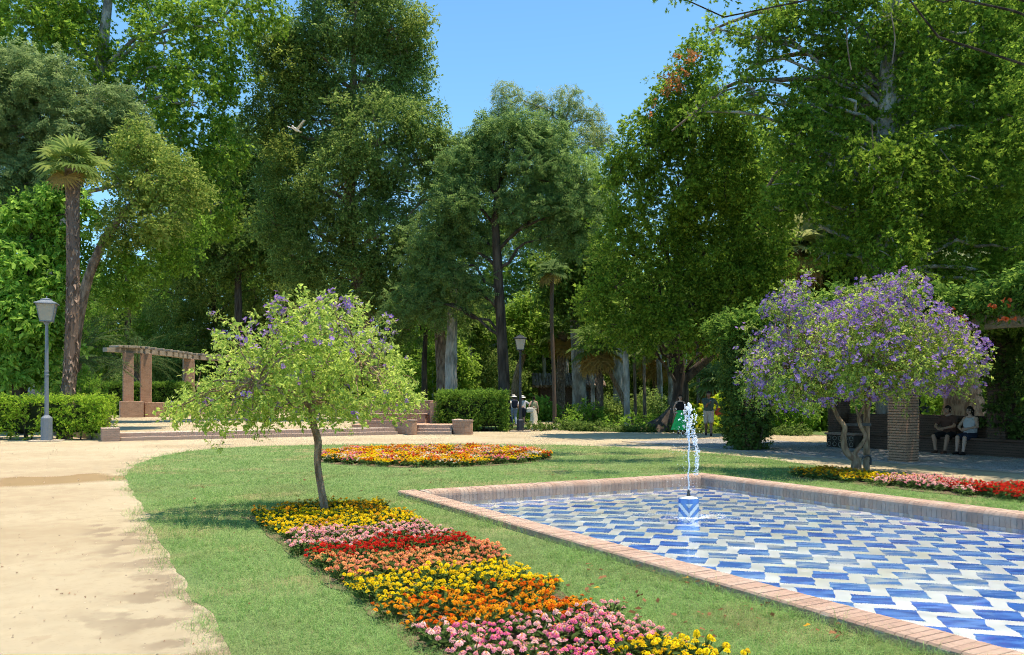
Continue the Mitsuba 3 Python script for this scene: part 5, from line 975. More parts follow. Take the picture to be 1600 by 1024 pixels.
for z, r in ((1.0, .068),): part(ST, 'tie', box(sb[0] - .5, sb[0] + .06, sb[1] - .075, sb[1] - .06, z - .03, z + .03), 'dark_metal')
part(ST, 'lower_tie', tube(curve([[sb[0] - .26, sb[1] - .1, .22], [sb[0] - .05, sb[1] - .09, .38], [sb[0] + .07, sb[1] - .03, .33], [sb[0] + .05, sb[1] - .07, .20]], 10), .022, 6), 'dark_metal')

# ---------------------------------------------------------------- flower beds
for nm, po in (('flower_bed_soil', bed_long), ('flower_bed_soil', bed_round), ('flower_bed_soil', bed_right)):
    solo(nm, slab(po.buffer(.03), -.03, .02), 'soil', kind='structure')
def zinnia(seed, petal, petal2, eye, nb, dbl=3):
    """(blossoms mesh, colours), (foliage mesh, colours) of one small bedding plant"""
    g = np.random.default_rng(seed); bv, bf, bc, fv, ff, fc = [], [], [], [], [], []; kb = kf = 0; lv, lf = leaf_shape('oval')
    for i in range(nb):
        a = 2.4 * i + g.uniform(-.4, .4); rr = .135 * math.sqrt((i + .4) / nb); h = g.uniform(.095, .165) - .2 * rr; c = np.array([rr * math.cos(a), rr * math.sin(a), h]); tilt = trimesh.transformations.euler_matrix(g.normal(0, .3), g.normal(0, .3), g.uniform(0, 6.3))[:3, :3]
        R = g.uniform(.016, .025); col = np.array(petal) * g.uniform(.8, 1.15) if g.random() < .62 else np.array(petal2) * g.uniform(.8, 1.15)
        for ring in range(dbl):
            n = 11 - 2 * ring; r1 = R * (1 - .28 * ring); z = .0045 * ring
            for p in range(n):
                dz0 = (-.005, .0, .003)[ring]; t = 2 * math.pi * (p + .5 * ring) / n; d = np.array([math.cos(t), math.sin(t), 0]); s = np.array([-d[1], d[0], 0]); w = r1 * .27
                v = np.array([d * r1 * .18 + [0, 0, z], d * r1 * .7 + s * w + [0, 0, z + .002], d * r1 + [0, 0, z + dz0], d * r1 * .7 - s * w + [0, 0, z + .002]])
                bv.append(v @ tilt.T + c); bf.append(np.array([[0, 1, 2], [0, 2, 3]]) + kb); kb += 4; q = np.tile(col * (1 + .12 * ring), (4, 1)); q[0] = np.array(eye) * .5 + q[0] * .5; bc.append(q)
        v = np.array([[math.cos(t) * R * .28, math.sin(t) * R * .24, .011] for t in np.arange(6) * math.pi / 3] + [[0, 0, .017]]); bv.append(v @ tilt.T + c); bf.append(np.array([[6, j, (j + 1) % 6] for j in range(6)]) + kb); kb += 7; bc.append(np.tile(eye, (7, 1)))
        st = tube([[c[0] * .3, c[1] * .3, 0], c * .6, c], .003, 4, False); fv.append(np.array(st.vertices)); ff.append(np.array(st.faces) + kf); kf += len(st.vertices); fc.append(np.tile([.12, .18, .05], (len(st.vertices), 1)))
        for j in range(5):
            b = a + g.uniform(-1.6, 1.6); el = g.uniform(-.2, .7); d = np.array([math.cos(b) * math.cos(el), math.sin(b) * math.cos(el), math.sin(el)]); Rm = rot_to(d, g); L = g.uniform(.04, .065)
            fv.append((lv * L) @ Rm.T + np.array([c[0] * .6, c[1] * .6, h * g.uniform(.2, .8)])); ff.append(lf + kf); kf += 7; fc.append(np.tile(np.array([.13, .21, .06]) * g.uniform(.7, 1.5), (7, 1)))
    return (trimesh.Trimesh(np.vstack(bv), np.vstack(bf), process=False), np.vstack(bc)), (trimesh.Trimesh(np.vstack(fv), np.vstack(ff), process=False), np.vstack(fc))
COL = {'yellow': ((.90, .72, .015), (.86, .62, .02), (.62, .40, .02)), 'gold': ((.80, .50, .012), (.72, .36, .02), (.35, .13, .02)), 'pink': ((.82, .40, .50), (.86, .60, .60), (.75, .38, .08)), 'red': ((.66, .025, .02), (.50, .012, .02), (.35, .05, .02)), 'salmon': ((.86, .44, .18), (.84, .34, .20), (.50, .12, .02)),
       'orange': ((.86, .42, .02), (.74, .16, .01), (.45, .07, .01)), 'hot_pink': ((.82, .17, .44), (.86, .58, .62), (.85, .45, .03)), 'white': ((.80, .76, .66), (.82, .68, .58), (.7, .5, .1))}
ZIN = {}
for i, (k, c) in enumerate(COL.items()):
    ZIN[k] = []
    for v in range(3):
        (bm, bc), (fm, fc) = zinnia(700 + 10 * i + v, *c, 17 if k in ('yellow', 'gold') else 16); ZIN[k].append((mikit.ply(bm, 'petal', color=bc), mikit.ply(fm, 'leaf', color=fc), bm, bc, fm, fc))
WORDS = {('gold', 'far'): 'golden zinnia plant round the slim trunk', ('yellow', 'far'): 'yellow zinnia plant near the slim trunk', ('pink', 'pink'): 'pale pink zinnia plant in the row behind the red ones', ('red', 'red'): 'deep red zinnia plant in the red row',
         ('salmon', 'salmon'): 'salmon orange zinnia plant before the red row', ('yellow', 'yellow'): 'lemon yellow zinnia plant in the wide middle patch', ('orange', 'orange'): 'orange and red zinnia plant before the yellow patch', ('hot_pink', 'hot_pink'): 'bright pink zinnia plant in the nearest pink patch',
         ('pink', 'hot_pink'): 'pale pink zinnia plant in the nearest pink patch', ('yellow', 'near'): 'yellow zinnia plant at the nearest corner'}
SIDES = (('on the path side', 'edge'), ('left of the middle', ''), ('right of the middle', ''), ('on the pool side', 'edge'))
def long_bed():
    g = np.random.default_rng(55); pts = []
    sp = .205; ins = bed_long.buffer(-.03)
    for i in range(int(BD / sp) + 1):
        for j in range(int(BW / sp) + 3):
            a, b = (j + .5 * (i % 2)) * sp - .12 + g.normal(0, .03), i * sp + .06 + g.normal(0, .03); q = BO + a * U + b * V
            if ins.contains(Point(*q)) and np.hypot(*(q - gp(509, 806))) > .1: pts.append(q)
    pts = sorted(pts, key=lambda q: np.hypot(*q) if q[1] > 3.9 else 99)
    rest = []
    for n, q in enumerate(pts):
        t = (q - BO) @ U; b = (q - BO) @ V + g.normal(0, .08) + .45 * (meshkit.noise(np.array([[q[0] * 1.8, q[1] * 1.8, 0]]), 9)[0] - .5)
        if b < 2.3: k, w = ('gold' if g.random() < (.6 if b < 1.2 else .2) else 'yellow'), 'far'
        elif b < 3.2: k, w = 'pink', 'pink'
        elif b < 3.75: k, w = 'red', 'red'
        elif b < 4.65: k, w = 'salmon', 'salmon'
        elif b < 5.6: k, w = 'yellow', 'yellow'
        elif b < 6.4: k, w = 'orange', 'orange'
        elif b < 7.15: k, w = ('hot_pink' if g.random() < .55 else 'pink'), 'hot_pink'
        else: k, w = ('yellow', 'near') if t > .8 and b > 7.3 else ('hot_pink', 'hot_pink')
        s = g.uniform(.85, 1.2); M = T4().translate([q[0], q[1], .015]).rotate([0, 0, 1], float(g.uniform(0, 360))).scale([s, s, s * g.uniform(.75, 1.2)]); b_, f_ = ZIN[k][g.integers(3)][:2]
        if n < 300:
            sd = SIDES[int(np.clip(t / BW * 4, 0, 3))][0]; lb_ = WORDS[(k, w)] + ', ' + sd; t_ = thing('zinnia_plant', lb_, 'flower', lb_.replace('plant', 'plants', 1))
            scene[t_ + '__blossom'] = {**b_, 'to_world': M}; scene[t_ + '__foliage'] = {**f_, 'to_world': M}
        else: rest.append((k, M))
    return rest
rest = long_bed()
def mass(name, label, items):
    V_, F_, C_, k = [], [], [], 0
    for key, (x, y), s, a in items:
        for q in (2, 4):
            z = ZIN[key][0]; m, c = z[q], z[q + 1]; v = np.array(m.vertices) * s; v = v @ np.array([[math.cos(a), math.sin(a), 0], [-math.sin(a), math.cos(a), 0], [0, 0, 1]]) + [x, y, .015]; V_.append(v); F_.append(np.array(m.faces) + k); C_.append(c); k += len(v)
    solo(name, trimesh.Trimesh(np.vstack(V_), np.vstack(F_), process=False), 'petal', label, 'flowers', kind='stuff', color=np.vstack(C_))
g = np.random.default_rng(56); items = []
for _ in range(640):
    r, a = RR * math.sqrt(g.random()) * .98, g.uniform(0, 6.283); q = RC + r * np.array([math.cos(a), math.sin(a)])
    k = g.choice(['yellow', 'gold', 'orange', 'red', 'pink', 'hot_pink', 'white', 'salmon'], p=[.36, .17, .11, .06, .08, .06, .09, .07]); items.append((k, q, g.uniform(1.1, 1.5), g.uniform(0, 6)))
mass('mixed_zinnias', 'round bed of mixed yellow, orange, red and pink flowers in the far lawn', items)
items = []
for _ in range(330):
    a, b = g.uniform(-.22, .9), 8.4 * g.random(); q = R0 + a * U + b * V; s = b + g.normal(0, .25)
    k = 'gold' if s < .9 else 'yellow' if s < 1.8 else 'pink' if s < 3.1 else 'red'; items.append((k, q, g.uniform(1.0, 1.35), g.uniform(0, 6)))
mass('border_zinnias', 'rows of golden, pink and red flowers beyond the right pool edge', items)
if rest: mass('edge_zinnias', 'last few flowers of the long bed nearest the camera and below the picture', [(k, np.array(T4(M).matrix)[:2, 3], 1.0, 0.3) for k, M in rest])
# ---------------------------------------------------------------- people
def ball(p, r): return Manifold.sphere(r, 14).translate([float(v) for v in p])
def bone(a, ra, b, rb): return Manifold.batch_hull([ball(a, ra), ball(b, rb)])
def chain(pts, rs): return [bone(pts[i], rs[i], pts[i + 1], rs[i + 1]) for i in range(len(pts) - 1)]
def ell(p, r, sc): return Manifold.sphere(r, 20).scale(list(sc)).translate([float(v) for v in p])
def fuse(parts, edge=.025, it=6):
    m = Manifold.batch_boolean(parts, m3.OpType.Add).refine_to_length(edge); t = man2tri(m); t.merge_vertices()
    if it: trimesh.smoothing.filter_taubin(t, lamb=.5, nu=.53, iterations=it)
    return t
def unit(v): v = np.asarray(v, float); return v / (np.linalg.norm(v) + 1e-12)
def ik(a, b, l1, l2, bend):
    """middle joint of a two-bone limb from a to b, bent towards bend"""
    a, b = np.asarray(a, float), np.asarray(b, float); d = np.linalg.norm(b - a); d_ = min(d, (l1 + l2) * .999); x = unit(b - a); q = (l1 * l1 - l2 * l2 + d_ * d_) / (2 * d_); h = math.sqrt(max(0, l1 * l1 - q * q)); n = np.asarray(bend, float); n = unit(n - x * (n @ x)); return a + x * q + n * h
def hand(w, d, palm, s, curl=.5, side=1):
    """palm, four fingers and a thumb from the wrist w along d; palm = direction the palm faces"""
    d = unit(d); pn = unit(np.asarray(palm, float) - d * (np.asarray(palm, float) @ d)); e = np.cross(d, pn) * side; k = s; out = []
    base = [w + d * .085 * k + e * o * k for o in (-.030, -.010, .010, .029)]
    out.append(Manifold.batch_hull([ball(w + e * .018 * k, .016 * k), ball(w - e * .018 * k, .016 * k), ball(base[0], .011 * k), ball(base[3], .011 * k), ball(w + d * .05 * k - pn * .004 * k, .017 * k)]))
    for b, L in zip(base, (.036, .043, .040, .031)):
        p, c, r = [b], 0.0, [.0100 * k]
        for j in range(3):
            c += curl * (.75, .85, .6)[j]; p.append(p[-1] + (d * math.cos(c) + pn * math.sin(c)) * L * (1, .72, .55)[j] * k); r.append((.0092, .0085, .0072)[j] * k)
        out += chain(p, r)
    t0 = w + d * .03 * k - e * .024 * k; t1 = t0 + (d * .6 - e * .75 + pn * .35) * .040 * k; t2 = t1 + (d * .9 - e * .15 + pn * .45 * (1 + curl)) * .034 * k; out += chain([t0, t1, t2], [.0125 * k, .0105 * k, .0085 * k]); return out
def person(label, pos, yaw, h, skin, pose, top, bottom, hair, shoes, female=False, sun=None, hat=None, seat=None):
    """a person facing local +y, x to their right... built as one continuous body with clothing, hair and shoes as children"""
    s = h / 1.72; t = thing('person', label, 'person'); M = np.eye(4); c, sn = math.cos(yaw), math.sin(yaw); M[:2, :2] = [[c, -sn], [sn, c]]; M[:3, 3] = (*pos[:2], pos[2] if len(pos) > 2 else 0)
    pel = np.array(pose.get('pelvis', (0, 0, .93))) * s; lean = np.array(pose.get('lean', (0, .02, 0))) * s; chest = pel + np.array([0, 0, .36]) * s + lean; neck = chest + np.array([0, .005, .15]) * s + lean * .3; head = neck + np.array([0, .02, .165]) * s + np.array(pose.get('nod', (0, 0, 0))) * s
    sw = (.165 if female else .19) * s; hw = .085 * s; P = {}
    for sd, nm in ((-1, 'l'), (1, 'r')):
        sh = chest + np.array([sd * sw, 0, .09 * s]); P['sh' + nm] = sh; P['wr' + nm] = np.array(pose['wr' + nm]) * s + (pel if pose.get('rel', True) else 0); P['el' + nm] = ik(sh, P['wr' + nm], .29 * s, .26 * s, pose.get('eb' + nm, (sd * .5, -1, -.3)))
        P['hp' + nm] = pel + np.array([sd * hw, 0, -.03 * s]); P['an' + nm] = np.array(pose['an' + nm]) * s; P['kn' + nm] = ik(P['hp' + nm], P['an' + nm], .43 * s, .42 * s, pose.get('kb' + nm, (0, 1, .2)))
    k = s * (.93 if female else 1.0)
    fwd = {n: unit(pose.get('ft' + n, (0, 1, 0))) for n in 'lr'}
    bd = [Manifold.batch_hull([ball(pel + [sx * .085 * s, 0, 0], .105 * k) for sx in (-1, 1)] + [ball(pel + [0, -.02 * s, .14 * s] + lean * .35, .115 * k)]), Manifold.batch_hull([ball(pel + [sx * .045 * s, 0, .14 * s] + lean * .35, .10 * k) for sx in (-1, 1)] + [ball(chest + [sx * .085 * s, .012 * s, 0], .105 * k) for sx in (-1, 1)]),
          Manifold.batch_hull([ball(chest + [sx * .085 * s, .012 * s, 0], .10 * k) for sx in (-1, 1)] + [ball(P['sh' + n], .055 * k) for n in 'lr']), Manifold.batch_hull([ball(P['sh' + n] + (neck - P['sh' + n]) * .25, .052 * k) for n in 'lr'] + [ball(neck - [0, 0, .02 * s], .06 * k)])]
    bd += chain([neck - np.array([0, 0, .04 * s]), head - np.array([0, .015 * s, .06 * s])], [.058 * k, .052 * k])
    hd = [ell(head, .1 * s, (.76, .95, 1.12)), ell(head + [0, .028 * s, -.06 * s], .062 * s, (.85, .9, .9)), bone(head + [0, .088 * s, .01 * s], .011 * s, head + [0, .106 * s, -.028 * s], .015 * s)] + [ell(head + [sx * .077 * s, -.005 * s, -.01 * s], .026 * s, (.4, .8, 1.2)) for sx in (-1, 1)] + [bone(head + [-.02 * s, .079 * s, -.064 * s], .010 * s, head + [.02 * s, .079 * s, -.064 * s], .010 * s)]
    arms, legs, feet = [], [], []
    for n, sd in (('l', -1), ('r', 1)):
        arms += chain([P['sh' + n], P['sh' + n] + (P['el' + n] - P['sh' + n]) * .4, P['el' + n], P['el' + n] + (P['wr' + n] - P['el' + n]) * .3, P['wr' + n]], [.052 * k, .050 * k, .039 * k, .041 * k, .027 * k])
        arms += hand(P['wr' + n], pose.get('hd' + n, unit(P['wr' + n] - P['el' + n])), pose.get('pn' + n, (-sd, .2, 0)), s, pose.get('curl', .45), sd)
        a, b = P['hp' + n], P['kn' + n]; q = P['an' + n]; legs += chain([a, a + (b - a) * .35, b, b + (q - b) * .3 + np.array([0, -.012 * s, 0]), q], [.098 * k, .088 * k, .058 * k, .060 * k, .036 * k])
        feet.append(Manifold.batch_hull([ball(q + [0, 0, -.03 * s] - fwd[n] * .03 * s, .038 * s), ball(q + fwd[n] * .09 * s + [0, 0, -.045 * s], .034 * s), ball(q + fwd[n] * .16 * s + [0, 0, -.055 * s], .024 * s)]))
    body = fuse(bd + arms + legs + feet + hd, .022 * s, 5); kb_ = part(t, 'body', placed(body, M), skin, smooth=True)
    for sx in (-1, 1):
        part(kb_, 'eye', placed(man2tri(ell(head + [sx * .032 * s, .083 * s, .008 * s], .011 * s, (1, .6, .75))), M), 'dark_metal', smooth=True); part(kb_, 'eyebrow', placed(man2tri(bone(head + [sx * .02 * s, .09 * s, .032 * s], .005 * s, head + [sx * .05 * s, .081 * s, .032 * s], .004 * s)), M), hair[1])
    part(kb_, 'mouth', placed(man2tri(bone(head + [-.018 * s, .090 * s, -.064 * s], .005 * s, head + [.018 * s, .090 * s, -.064 * s], .005 * s)), M), 'lips', smooth=True)
    # hair
    if hair[0] != 'none':
        hm = ell(head + [0, -.014 * s, .012 * s], .112 * s, (.78, .95, 1.08)); cut = Manifold.cube([.4 * s, .3 * s, .3 * s], True).translate([float(v) for v in head + [0, .185 * s, -.105 * s]]); hm = hm - cut
        hp = [hm]
        if hair[0] == 'long': hp += [Manifold.batch_hull([ball(head + [sx * .05 * s, -.05 * s, .0], .052 * s) for sx in (-1, 1)] + [ball(head + [sx * .06 * s, -.06 * s, -.20 * s], .035 * s) for sx in (-1, 1)])]
        if hair[0] == 'bun': hp += [ball(head + [0, -.10 * s, .07 * s], .05 * s)]
        part(t, 'hair', placed(fuse(hp, .025 * s, 3), M), hair[1], smooth=True)
    # upper clothing
    if top:
        kind, mat_ = top; g_ = 1.13; e = .012 * s; tp = []
        lo = .10 if kind == 'crop' else -.02
        tp += [Manifold.batch_hull([ball(pel + [sx * .065 * s, 0, lo * s + .06 * s] + lean * .2, .105 * k + e) for sx in (-1, 1)] + [ball(chest + [sx * .085 * s, .012 * s, -.02 * s], .105 * k + e) for sx in (-1, 1)])]
        if kind in ('tee', 'shirt'):
            tp += [Manifold.batch_hull([ball(chest + [sx * .085 * s, .012 * s, 0], .10 * k + e) for sx in (-1, 1)] + [ball(P['sh' + n], .055 * k + e) for n in 'lr']), Manifold.batch_hull([ball(P['sh' + n] + (neck - P['sh' + n]) * .25, .052 * k + e) for n in 'lr'] + [ball(neck - [0, 0, .045 * s], .058 * k + e * .6)])]
            for n in 'lr': tp += [bone(P['sh' + n], .054 * k + e, P['sh' + n] + (P['el' + n] - P['sh' + n]) * .62, .050 * k + e * 1.5)]
        else:
            tp += [Manifold.batch_hull([ball(chest + [sx * .075 * s, .012 * s, .03 * s], .088 * k + e) for sx in (-1, 1)])]
            for n in 'lr': tp += [Manifold.batch_hull([ball(P['sh' + n] * .55 + neck * .45 + [0, .03 * s, -.015 * s], .02 * s + e), ball(P['sh' + n] * .55 + neck * .45 + [0, -.03 * s, -.015 * s], .02 * s + e), ball(P['sh' + n] * .6 + chest * .4 + [0, .05 * s, .0], .02 * s)])]
        part(t, 'top' if kind in ('crop', 'tank') else 'shirt', placed(fuse(tp, .03 * s, 4), M), mat_, smooth=True)
    kind, mat_ = bottom[:2]; e = .014 * s; hipb = Manifold.batch_hull([ball(pel + [sx * .085 * s, 0, 0], .105 * k + e) for sx in (-1, 1)] + [ball(pel + [0, -.01 * s, .08 * s] + lean * .2, .110 * k + e)])
    if kind in ('shorts', 'trousers'):
        u = .82 if kind == 'shorts' else 1.0; bp = [hipb]
        for n in 'lr':
            a, b, q = P['hp' + n], P['kn' + n], P['an' + n]; m_ = a + (b - a) * .4; bp += [bone(a, .098 * k + e, m_, .09 * k + e * 1.3), bone(m_, .09 * k + e * 1.3, a + (b - a) * u, (.074 if kind == 'shorts' else .06) * k + e * 1.6)]
            if kind == 'trousers': bp += [bone(b, .06 * k + e * 1.5, q + [0, 0, .03 * s], .052 * k + e)]
        part(t, kind, placed(fuse(bp, .03 * s, 4), M), mat_, smooth=True)
    else:                                                    # long skirt: pleated rings from the waist to the hem
        n, rows = 48, 18; a = np.arange(n) * 2 * math.pi / n; wz, hz = pel[2] + .12 * s, bottom[2] * s; swing = np.array(bottom[3]) * s; v = []
        for i in range(rows):
            u = i / (rows - 1); z = wz + (hz - wz) * u; rx = (.135 + .10 * min(1, u * 2.2) ** .8 * .45 + bottom[4] * u ** 1.6) * s; ry = rx * (.80 + .15 * u); rip = 1 + (.10 * u) * np.sin(a * 9 + 3 * u + 1.5 * np.sin(2 * a)) + .04 * u * np.sin(a * 4 + 1)
            v.append(np.c_[pel[0] + swing[0] * u * u + rx * rip * np.cos(a), pel[1] + swing[1] * u * u + ry * rip * np.sin(a), np.full(n, z) + .012 * s * u * np.sin(a * 9)])
        v = np.vstack(v); f = []
        for i in range(rows - 1):
            for j in range(n): q, r = i * n + j, i * n + (j + 1) % n; f += [[q, r + n, r], [q, q + n, r + n]]
        part(t, 'skirt', placed(trimesh.Trimesh(v, np.array(f), process=False), M), mat_, smooth=True); part(t, 'waistband', placed(fuse([hipb ^ Manifold.cube([.8, .8, .1 * s], True).translate([float(x) for x in pel + [0, 0, .09 * s]])], .03, 0), M), mat_)
    for n in 'lr':
        q = P['an' + n]; sole = Manifold.batch_hull([ball(q + [0, 0, -.032 * s] - fwd[n] * .035 * s, .043 * s), ball(q + [0, 0, .0] - fwd[n] * .01 * s, .042 * s), ball(q + fwd[n] * .10 * s + [0, 0, -.045 * s], .040 * s), ball(q + fwd[n] * .175 * s + [0, 0, -.055 * s], .026 * s)]); part(t, 'shoe', placed(fuse([sole], .03 * s, 2), M), shoes, smooth=True)
    if sun: part(t, 'sunglasses', placed(man2tri(Manifold.batch_boolean([Manifold.batch_hull([ball(head + [sx * .018 * s, .094 * s, .01 * s], .014 * s), ball(head + [sx * .05 * s, .082 * s, .01 * s], .017 * s)]) for sx in (-1, 1)] + [bone(head + [sx * .06 * s, .07 * s, .014 * s], .006 * s, head + [sx * .08 * s, -.0 * s, .014 * s], .005 * s) for sx in (-1, 1)], m3.OpType.Add)), M), 'dark_metal', smooth=50)
    if hat:
        b = lathe([(.0, .125), (.05, .12), (.085, .10), (.098, .06), (.10, .03), (.15, .022), (.19, .008), (.19, .002), (.10, .018), (.09, .02)], 24); b.vertices *= s; b.vertices[:] = b.vertices @ trimesh.transformations.euler_matrix(.12, 0, 0)[:3, :3].T + head + [0, -.01 * s, .03 * s]; part(t, 'hat', placed(b, M), hat, smooth=40)
    return t, M, P, dict(pel=pel, chest=chest, neck=neck, head=head)
for n_, c in dict(skin_light=(.52, .33, .24), skin_tan=(.40, .23, .15), skin_dark=(.19, .105, .065), lips=(.35, .13, .11)).items(): plain(n_, c, .5, .4)
for n_, c in dict(cloth_green=(.03, .42, .10), cloth_black=(.018, .017, .018), cloth_tee=(.055, .085, .07), cloth_khaki=(.40, .35, .28), cloth_white=(.74, .72, .68), cloth_olive=(.26, .29, .17), cloth_navy=(.03, .035, .06), cloth_jeans=(.22, .30, .42), cloth_brown=(.10, .05, .035), cloth_cream=(.70, .64, .52), cloth_greywhite=(.50, .50, .52), hair_dark=(.022, .016, .012), hair_brown=(.05, .03, .02), leather_red=(.42, .085, .03), leather_white=(.70, .66, .60)).items(): plain(n_, c, .85, .2)
def skirt_print(p, n, uv):
    z = mikit.cell_rand(dr.floor(p.x * 22), dr.floor(p.z * 16), dr.floor(p.y * 22)); return mix((.04, .60, .13), (.22, .50, .25), smoothstep(.86, .95, z) * (1 - smoothstep(.35, .75, p.z)))
scene['skirt_print'] = diff(proc(skirt_print), .8)
def along(M, p): return (np.array([*p, 1.0]) @ M.T)[:3]
def bag(name, label, cat_, pts, mat_, strap=None, extra=None):
    t = thing(name, label, cat_); part(t, 'body', fuse([Manifold.batch_hull([ball(p, r) for p, r in pts])], .03, 3), mat_, smooth=True)
    if strap is not None: part(t, 'strap', tube(curve(strap, 14), .011, 6), mat_)
    return t
# the couple walking towards the pool
t, M, P, J = person('woman in black strappy top and long bright green skirt with sunglasses', (7.03, 33.7), math.radians(172), 1.66, 'skin_light', dict(wrl=(-.20, .16, .10), wrr=(.25, .02, -.02), anl=(-.09, .14, .075), anr=(.09, -.10, .085), lean=(0, .01, 0), curl=.6), ('crop', 'cloth_black'), ('skirt', 'skirt_print', .20, (.04, -.04), .16), ('long', 'hair_dark'), 'cloth_brown', True, sun=True)
t, M, P, J = person('man in dark green tee and grey khaki shorts looking at his phone', (7.85, 32.2), math.radians(165), 1.80, 'skin_dark', dict(wrl=(-.30, .05, .12), wrr=(.02, .30, .33), anl=(-.10, .24, .085), anr=(.10, -.20, .10), lean=(0, .02, 0), nod=(0, .03, -.01), curl=.9, hdr=(-.8, .5, .1), pnr=(0, .2, 1)), ('tee', 'cloth_tee'), ('shorts', 'cloth_khaki'), ('short', 'hair_dark'), 'cloth_black')
ph = along(M, P['wrr'] + np.array([-.09, .06, .035])); tt = thing('phone', 'small pale blue phone held by the man in the green tee', 'phone'); q = bevel_box(-.035, .035, -.006, .006, -.07, .07, .004); q.apply_transform(trimesh.transformations.euler_matrix(.5, 0, .3)); q.apply_translation(ph); part(tt, 'case', q, 'cloth_jeans'); q = box(-.031, .031, -.0075, -.0063, -.062, .062); q.apply_transform(trimesh.transformations.euler_matrix(.5, 0, .3)); q.apply_translation(ph); part(tt, 'screen', q, 'dark_metal')
e = along(M, P['elr'])
e = along(M, P['ell']); bag('handbag', 'red orange leather handbag hanging from the arm of the man in shorts', 'bag', [(e + np.array([.08 + x, .0, -.33 + z]), .05) for x in (-.13, .17) for z in (-.05, .10)] + [(e + np.array([.02, 0, -.16]), .05)], 'leather_red', [e + np.array([-.06, .0, -.20]), e + np.array([0, .0, -.02]), e + np.array([.08, 0, -.02]), e + np.array([.18, .0, -.20])])
# three tourists seen from behind
t, M, P, J = person('person in white sun hat and white shirt with a backpack behind the dark lamp', (.12, 45.2), math.radians(18), 1.66, 'skin_tan', dict(wrl=(-.27, .08, .05), wrr=(.24, .12, .05), anl=(-.09, .10, .08), anr=(.09, -.12, .09), lean=(0, .05, 0)), ('shirt', 'cloth_white'), ('trousers', 'cloth_jeans'), ('short', 'hair_brown'), 'cloth_white', True, hat='cloth_white')
c = along(M, J['chest'] + np.array([0, -.20, -.06])); bag('backpack', 'dark backpack worn by the person in the white sun hat', 'backpack', [(c + np.array([x, 0, z]), .09) for x in (-.08, .08) for z in (-.15, .14)], 'cloth_navy', [c + np.array([-.10, .02, .16]), along(M, J['chest'] + np.array([-.11, .02, .19])), along(M, J['chest'] + np.array([-.12, .13, .02]))])
t, M, P, J = person('person in pale cap and navy shorts walking right behind the dark lamp post', (.60, 44.6), math.radians(8), 1.62, 'skin_light', dict(wrl=(-.25, .10, .08), wrr=(.34, .02, .04), anl=(-.08, -.08, .085), anr=(.09, .14, .075), lean=(0, .03, 0), ebr=(1, -.4, 0)), ('tee', 'cloth_greywhite'), ('shorts', 'cloth_navy'), ('short', 'hair_brown'), 'cloth_white', False, hat='cloth_white')
t, M, P, J = person('woman in olive tank top and long cream skirt walking away right of the dark lamp', (1.2, 44.4), math.radians(-8), 1.60, 'skin_light', dict(wrl=(-.25, .03, .0), wrr=(.27, .04, -.08), anl=(-.08, .12, .08), anr=(.08, -.12, .09), lean=(0, .02, 0)), ('tank', 'cloth_olive'), ('skirt', 'cloth_cream', .12, (0, .02), .05), ('bun', 'hair_dark'), 'cloth_cream', True)
c = along(M, P['shl'] + np.array([-.05, -.10, -.44])); bag('shoulder_bag', 'white shoulder bag of the woman in the cream skirt', 'bag', [(c + np.array([x, 0, z]), .07) for x in (-.12, .16) for z in (-.08, .07)], 'leather_white', [c + np.array([-.10, 0, .08]), along(M, P['shl'] + np.array([.02, 0, .07])), c + np.array([.14, 0, .10])])
# two people on the shaded bench (facing -U: towards the pool)
yb = math.atan2(-V[1] * 0 - U[1], -U[0]) - math.pi / 2
def on_bench(px): 
    # point on the seat's front third, seen at this column
    b0 = Q0 + (WD - .22) * U; k = (px - 800) / FPX; s_ = (b0[0] - k * b0[1]) / (-( -V[0]) + k * (-V[1])) if False else None
    for b in np.linspace(-3, SP, 600):
        q = b0 - b * V
        if q[0] / q[1] < k: return q
q = on_bench(1516)
t, M, P, J = person('seated person in pale sleeveless top and dark shorts on the shaded bench', (*q, 0), yb, 1.66, 'skin_light', dict(pelvis=(0, .0, .56), wrl=(-.14, .34, .18), wrr=(.10, .30, .16), anl=(-.12, .52, .08), anr=(.10, .46, .08), kbl=(0, .5, 1), kbr=(0, .5, 1), lean=(0, -.02, 0), nod=(.02, .0, 0), ebl=(-.8, -.4, -.3), ebr=(.8, -.4, -.3), curl=.8), ('tank', 'cloth_greywhite'), ('shorts', 'cloth_navy'), ('long', 'hair_dark'), 'cloth_black', True, sun=True)
q = on_bench(1484)
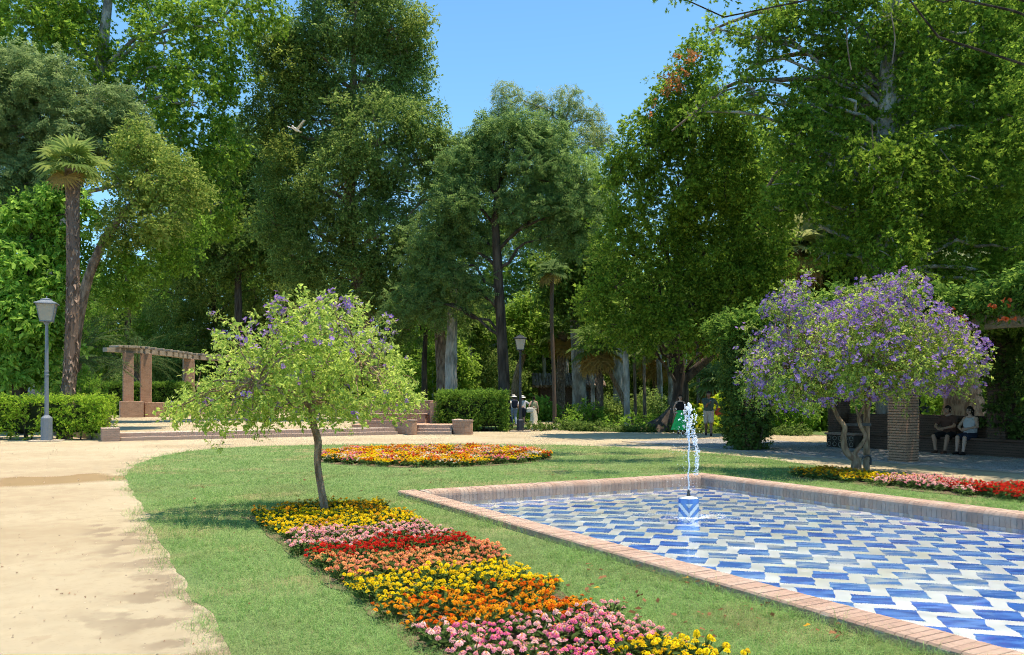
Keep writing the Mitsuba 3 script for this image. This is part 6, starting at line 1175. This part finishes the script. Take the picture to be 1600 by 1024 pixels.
t, M, P, J = person('seated person in dark brown tee resting arms on knees on the shaded bench', (*q, 0), yb, 1.68, 'skin_tan', dict(pelvis=(0, .0, .56), wrl=(-.10, .40, .16), wrr=(.12, .38, .16), anl=(-.14, .44, .08), anr=(.14, .42, .08), kbl=(-.3, .5, 1), kbr=(.3, .5, 1), lean=(0, .05, 0), ebl=(-.8, -.3, -.3), ebr=(.8, -.3, -.3), curl=.7), ('tee', 'cloth_brown'), ('shorts', 'cloth_black'), ('short', 'hair_dark'), 'cloth_brown')

# ---------------------------------------------------------------- the bird
B0 = at(463, 203, 26.0); BD_ = thing('bird', 'white dove with raised wings flying before the dark evergreen tree', 'bird')
plain('feather', (.80, .74, .66), .8, .2); plain('beak', (.45, .25, .15), .5)
bm = fuse([Manifold.batch_hull([ball((0, 0, 0), .055), ball((0, -.11, .015), .042)]), bone((0, -.11, .015), .042, (0, -.17, .05), .030), ball((0, -.175, .055), .034), bone((0, .02, 0), .05, (0, .12, -.01), .025)], .015, 4); part(BD_, 'body', placed(bm, np.array([[.9, .43, 0, B0[0]], [-.43, .9, 0, B0[1]], [0, 0, 1, B0[2]], [0, 0, 0, 1.]])), 'feather', smooth=True)
MB = np.array([[.9, .43, 0, B0[0]], [-.43, .9, 0, B0[1]], [0, 0, 1, B0[2]], [0, 0, 0, 1.]])
for sx, up in ((-1, .13), (1, .22)):
    w = []
    L = .30 if sx < 0 else .21
    for i in range(9):
        u = i / 8; p = np.array([sx * (.04 + L * u), -.03 + .05 * u * u, .02 + up * u ** 1.15]); ch = .085 * (1 - .55 * u); tip = p + [sx * (.02 + .07 * u), ch + .02, .03 * u + .0]
        w.append(Manifold.hull_points(np.array([p + [0, -.03, 0], p + [sx * .035, -.03, .014 * (1 + u)], tip, tip + [-sx * .03, 0, 0], p + [0, .0, .012], p + [0, .0, -.008]])))
    part(BD_, 'wing', placed(man2tri(Manifold.batch_boolean(w, m3.OpType.Add)), MB), 'feather')
tl = [Manifold.hull_points(np.array([[x * .3, .10, -.01], [x * .3, .10, -.002], [x - .016, .22, -.02], [x + .016, .22, -.02], [x, .225, -.016]])) for x in (-.04, -.02, 0, .02, .04)]; part(BD_, 'tail', placed(man2tri(Manifold.batch_boolean(tl, m3.OpType.Add)), MB), 'feather')
part(BD_, 'beak', placed(man2tri(Manifold.batch_hull([ball((0, -.205, .052), .008), ball((0, -.232, .045), .003)])), MB), 'beak')
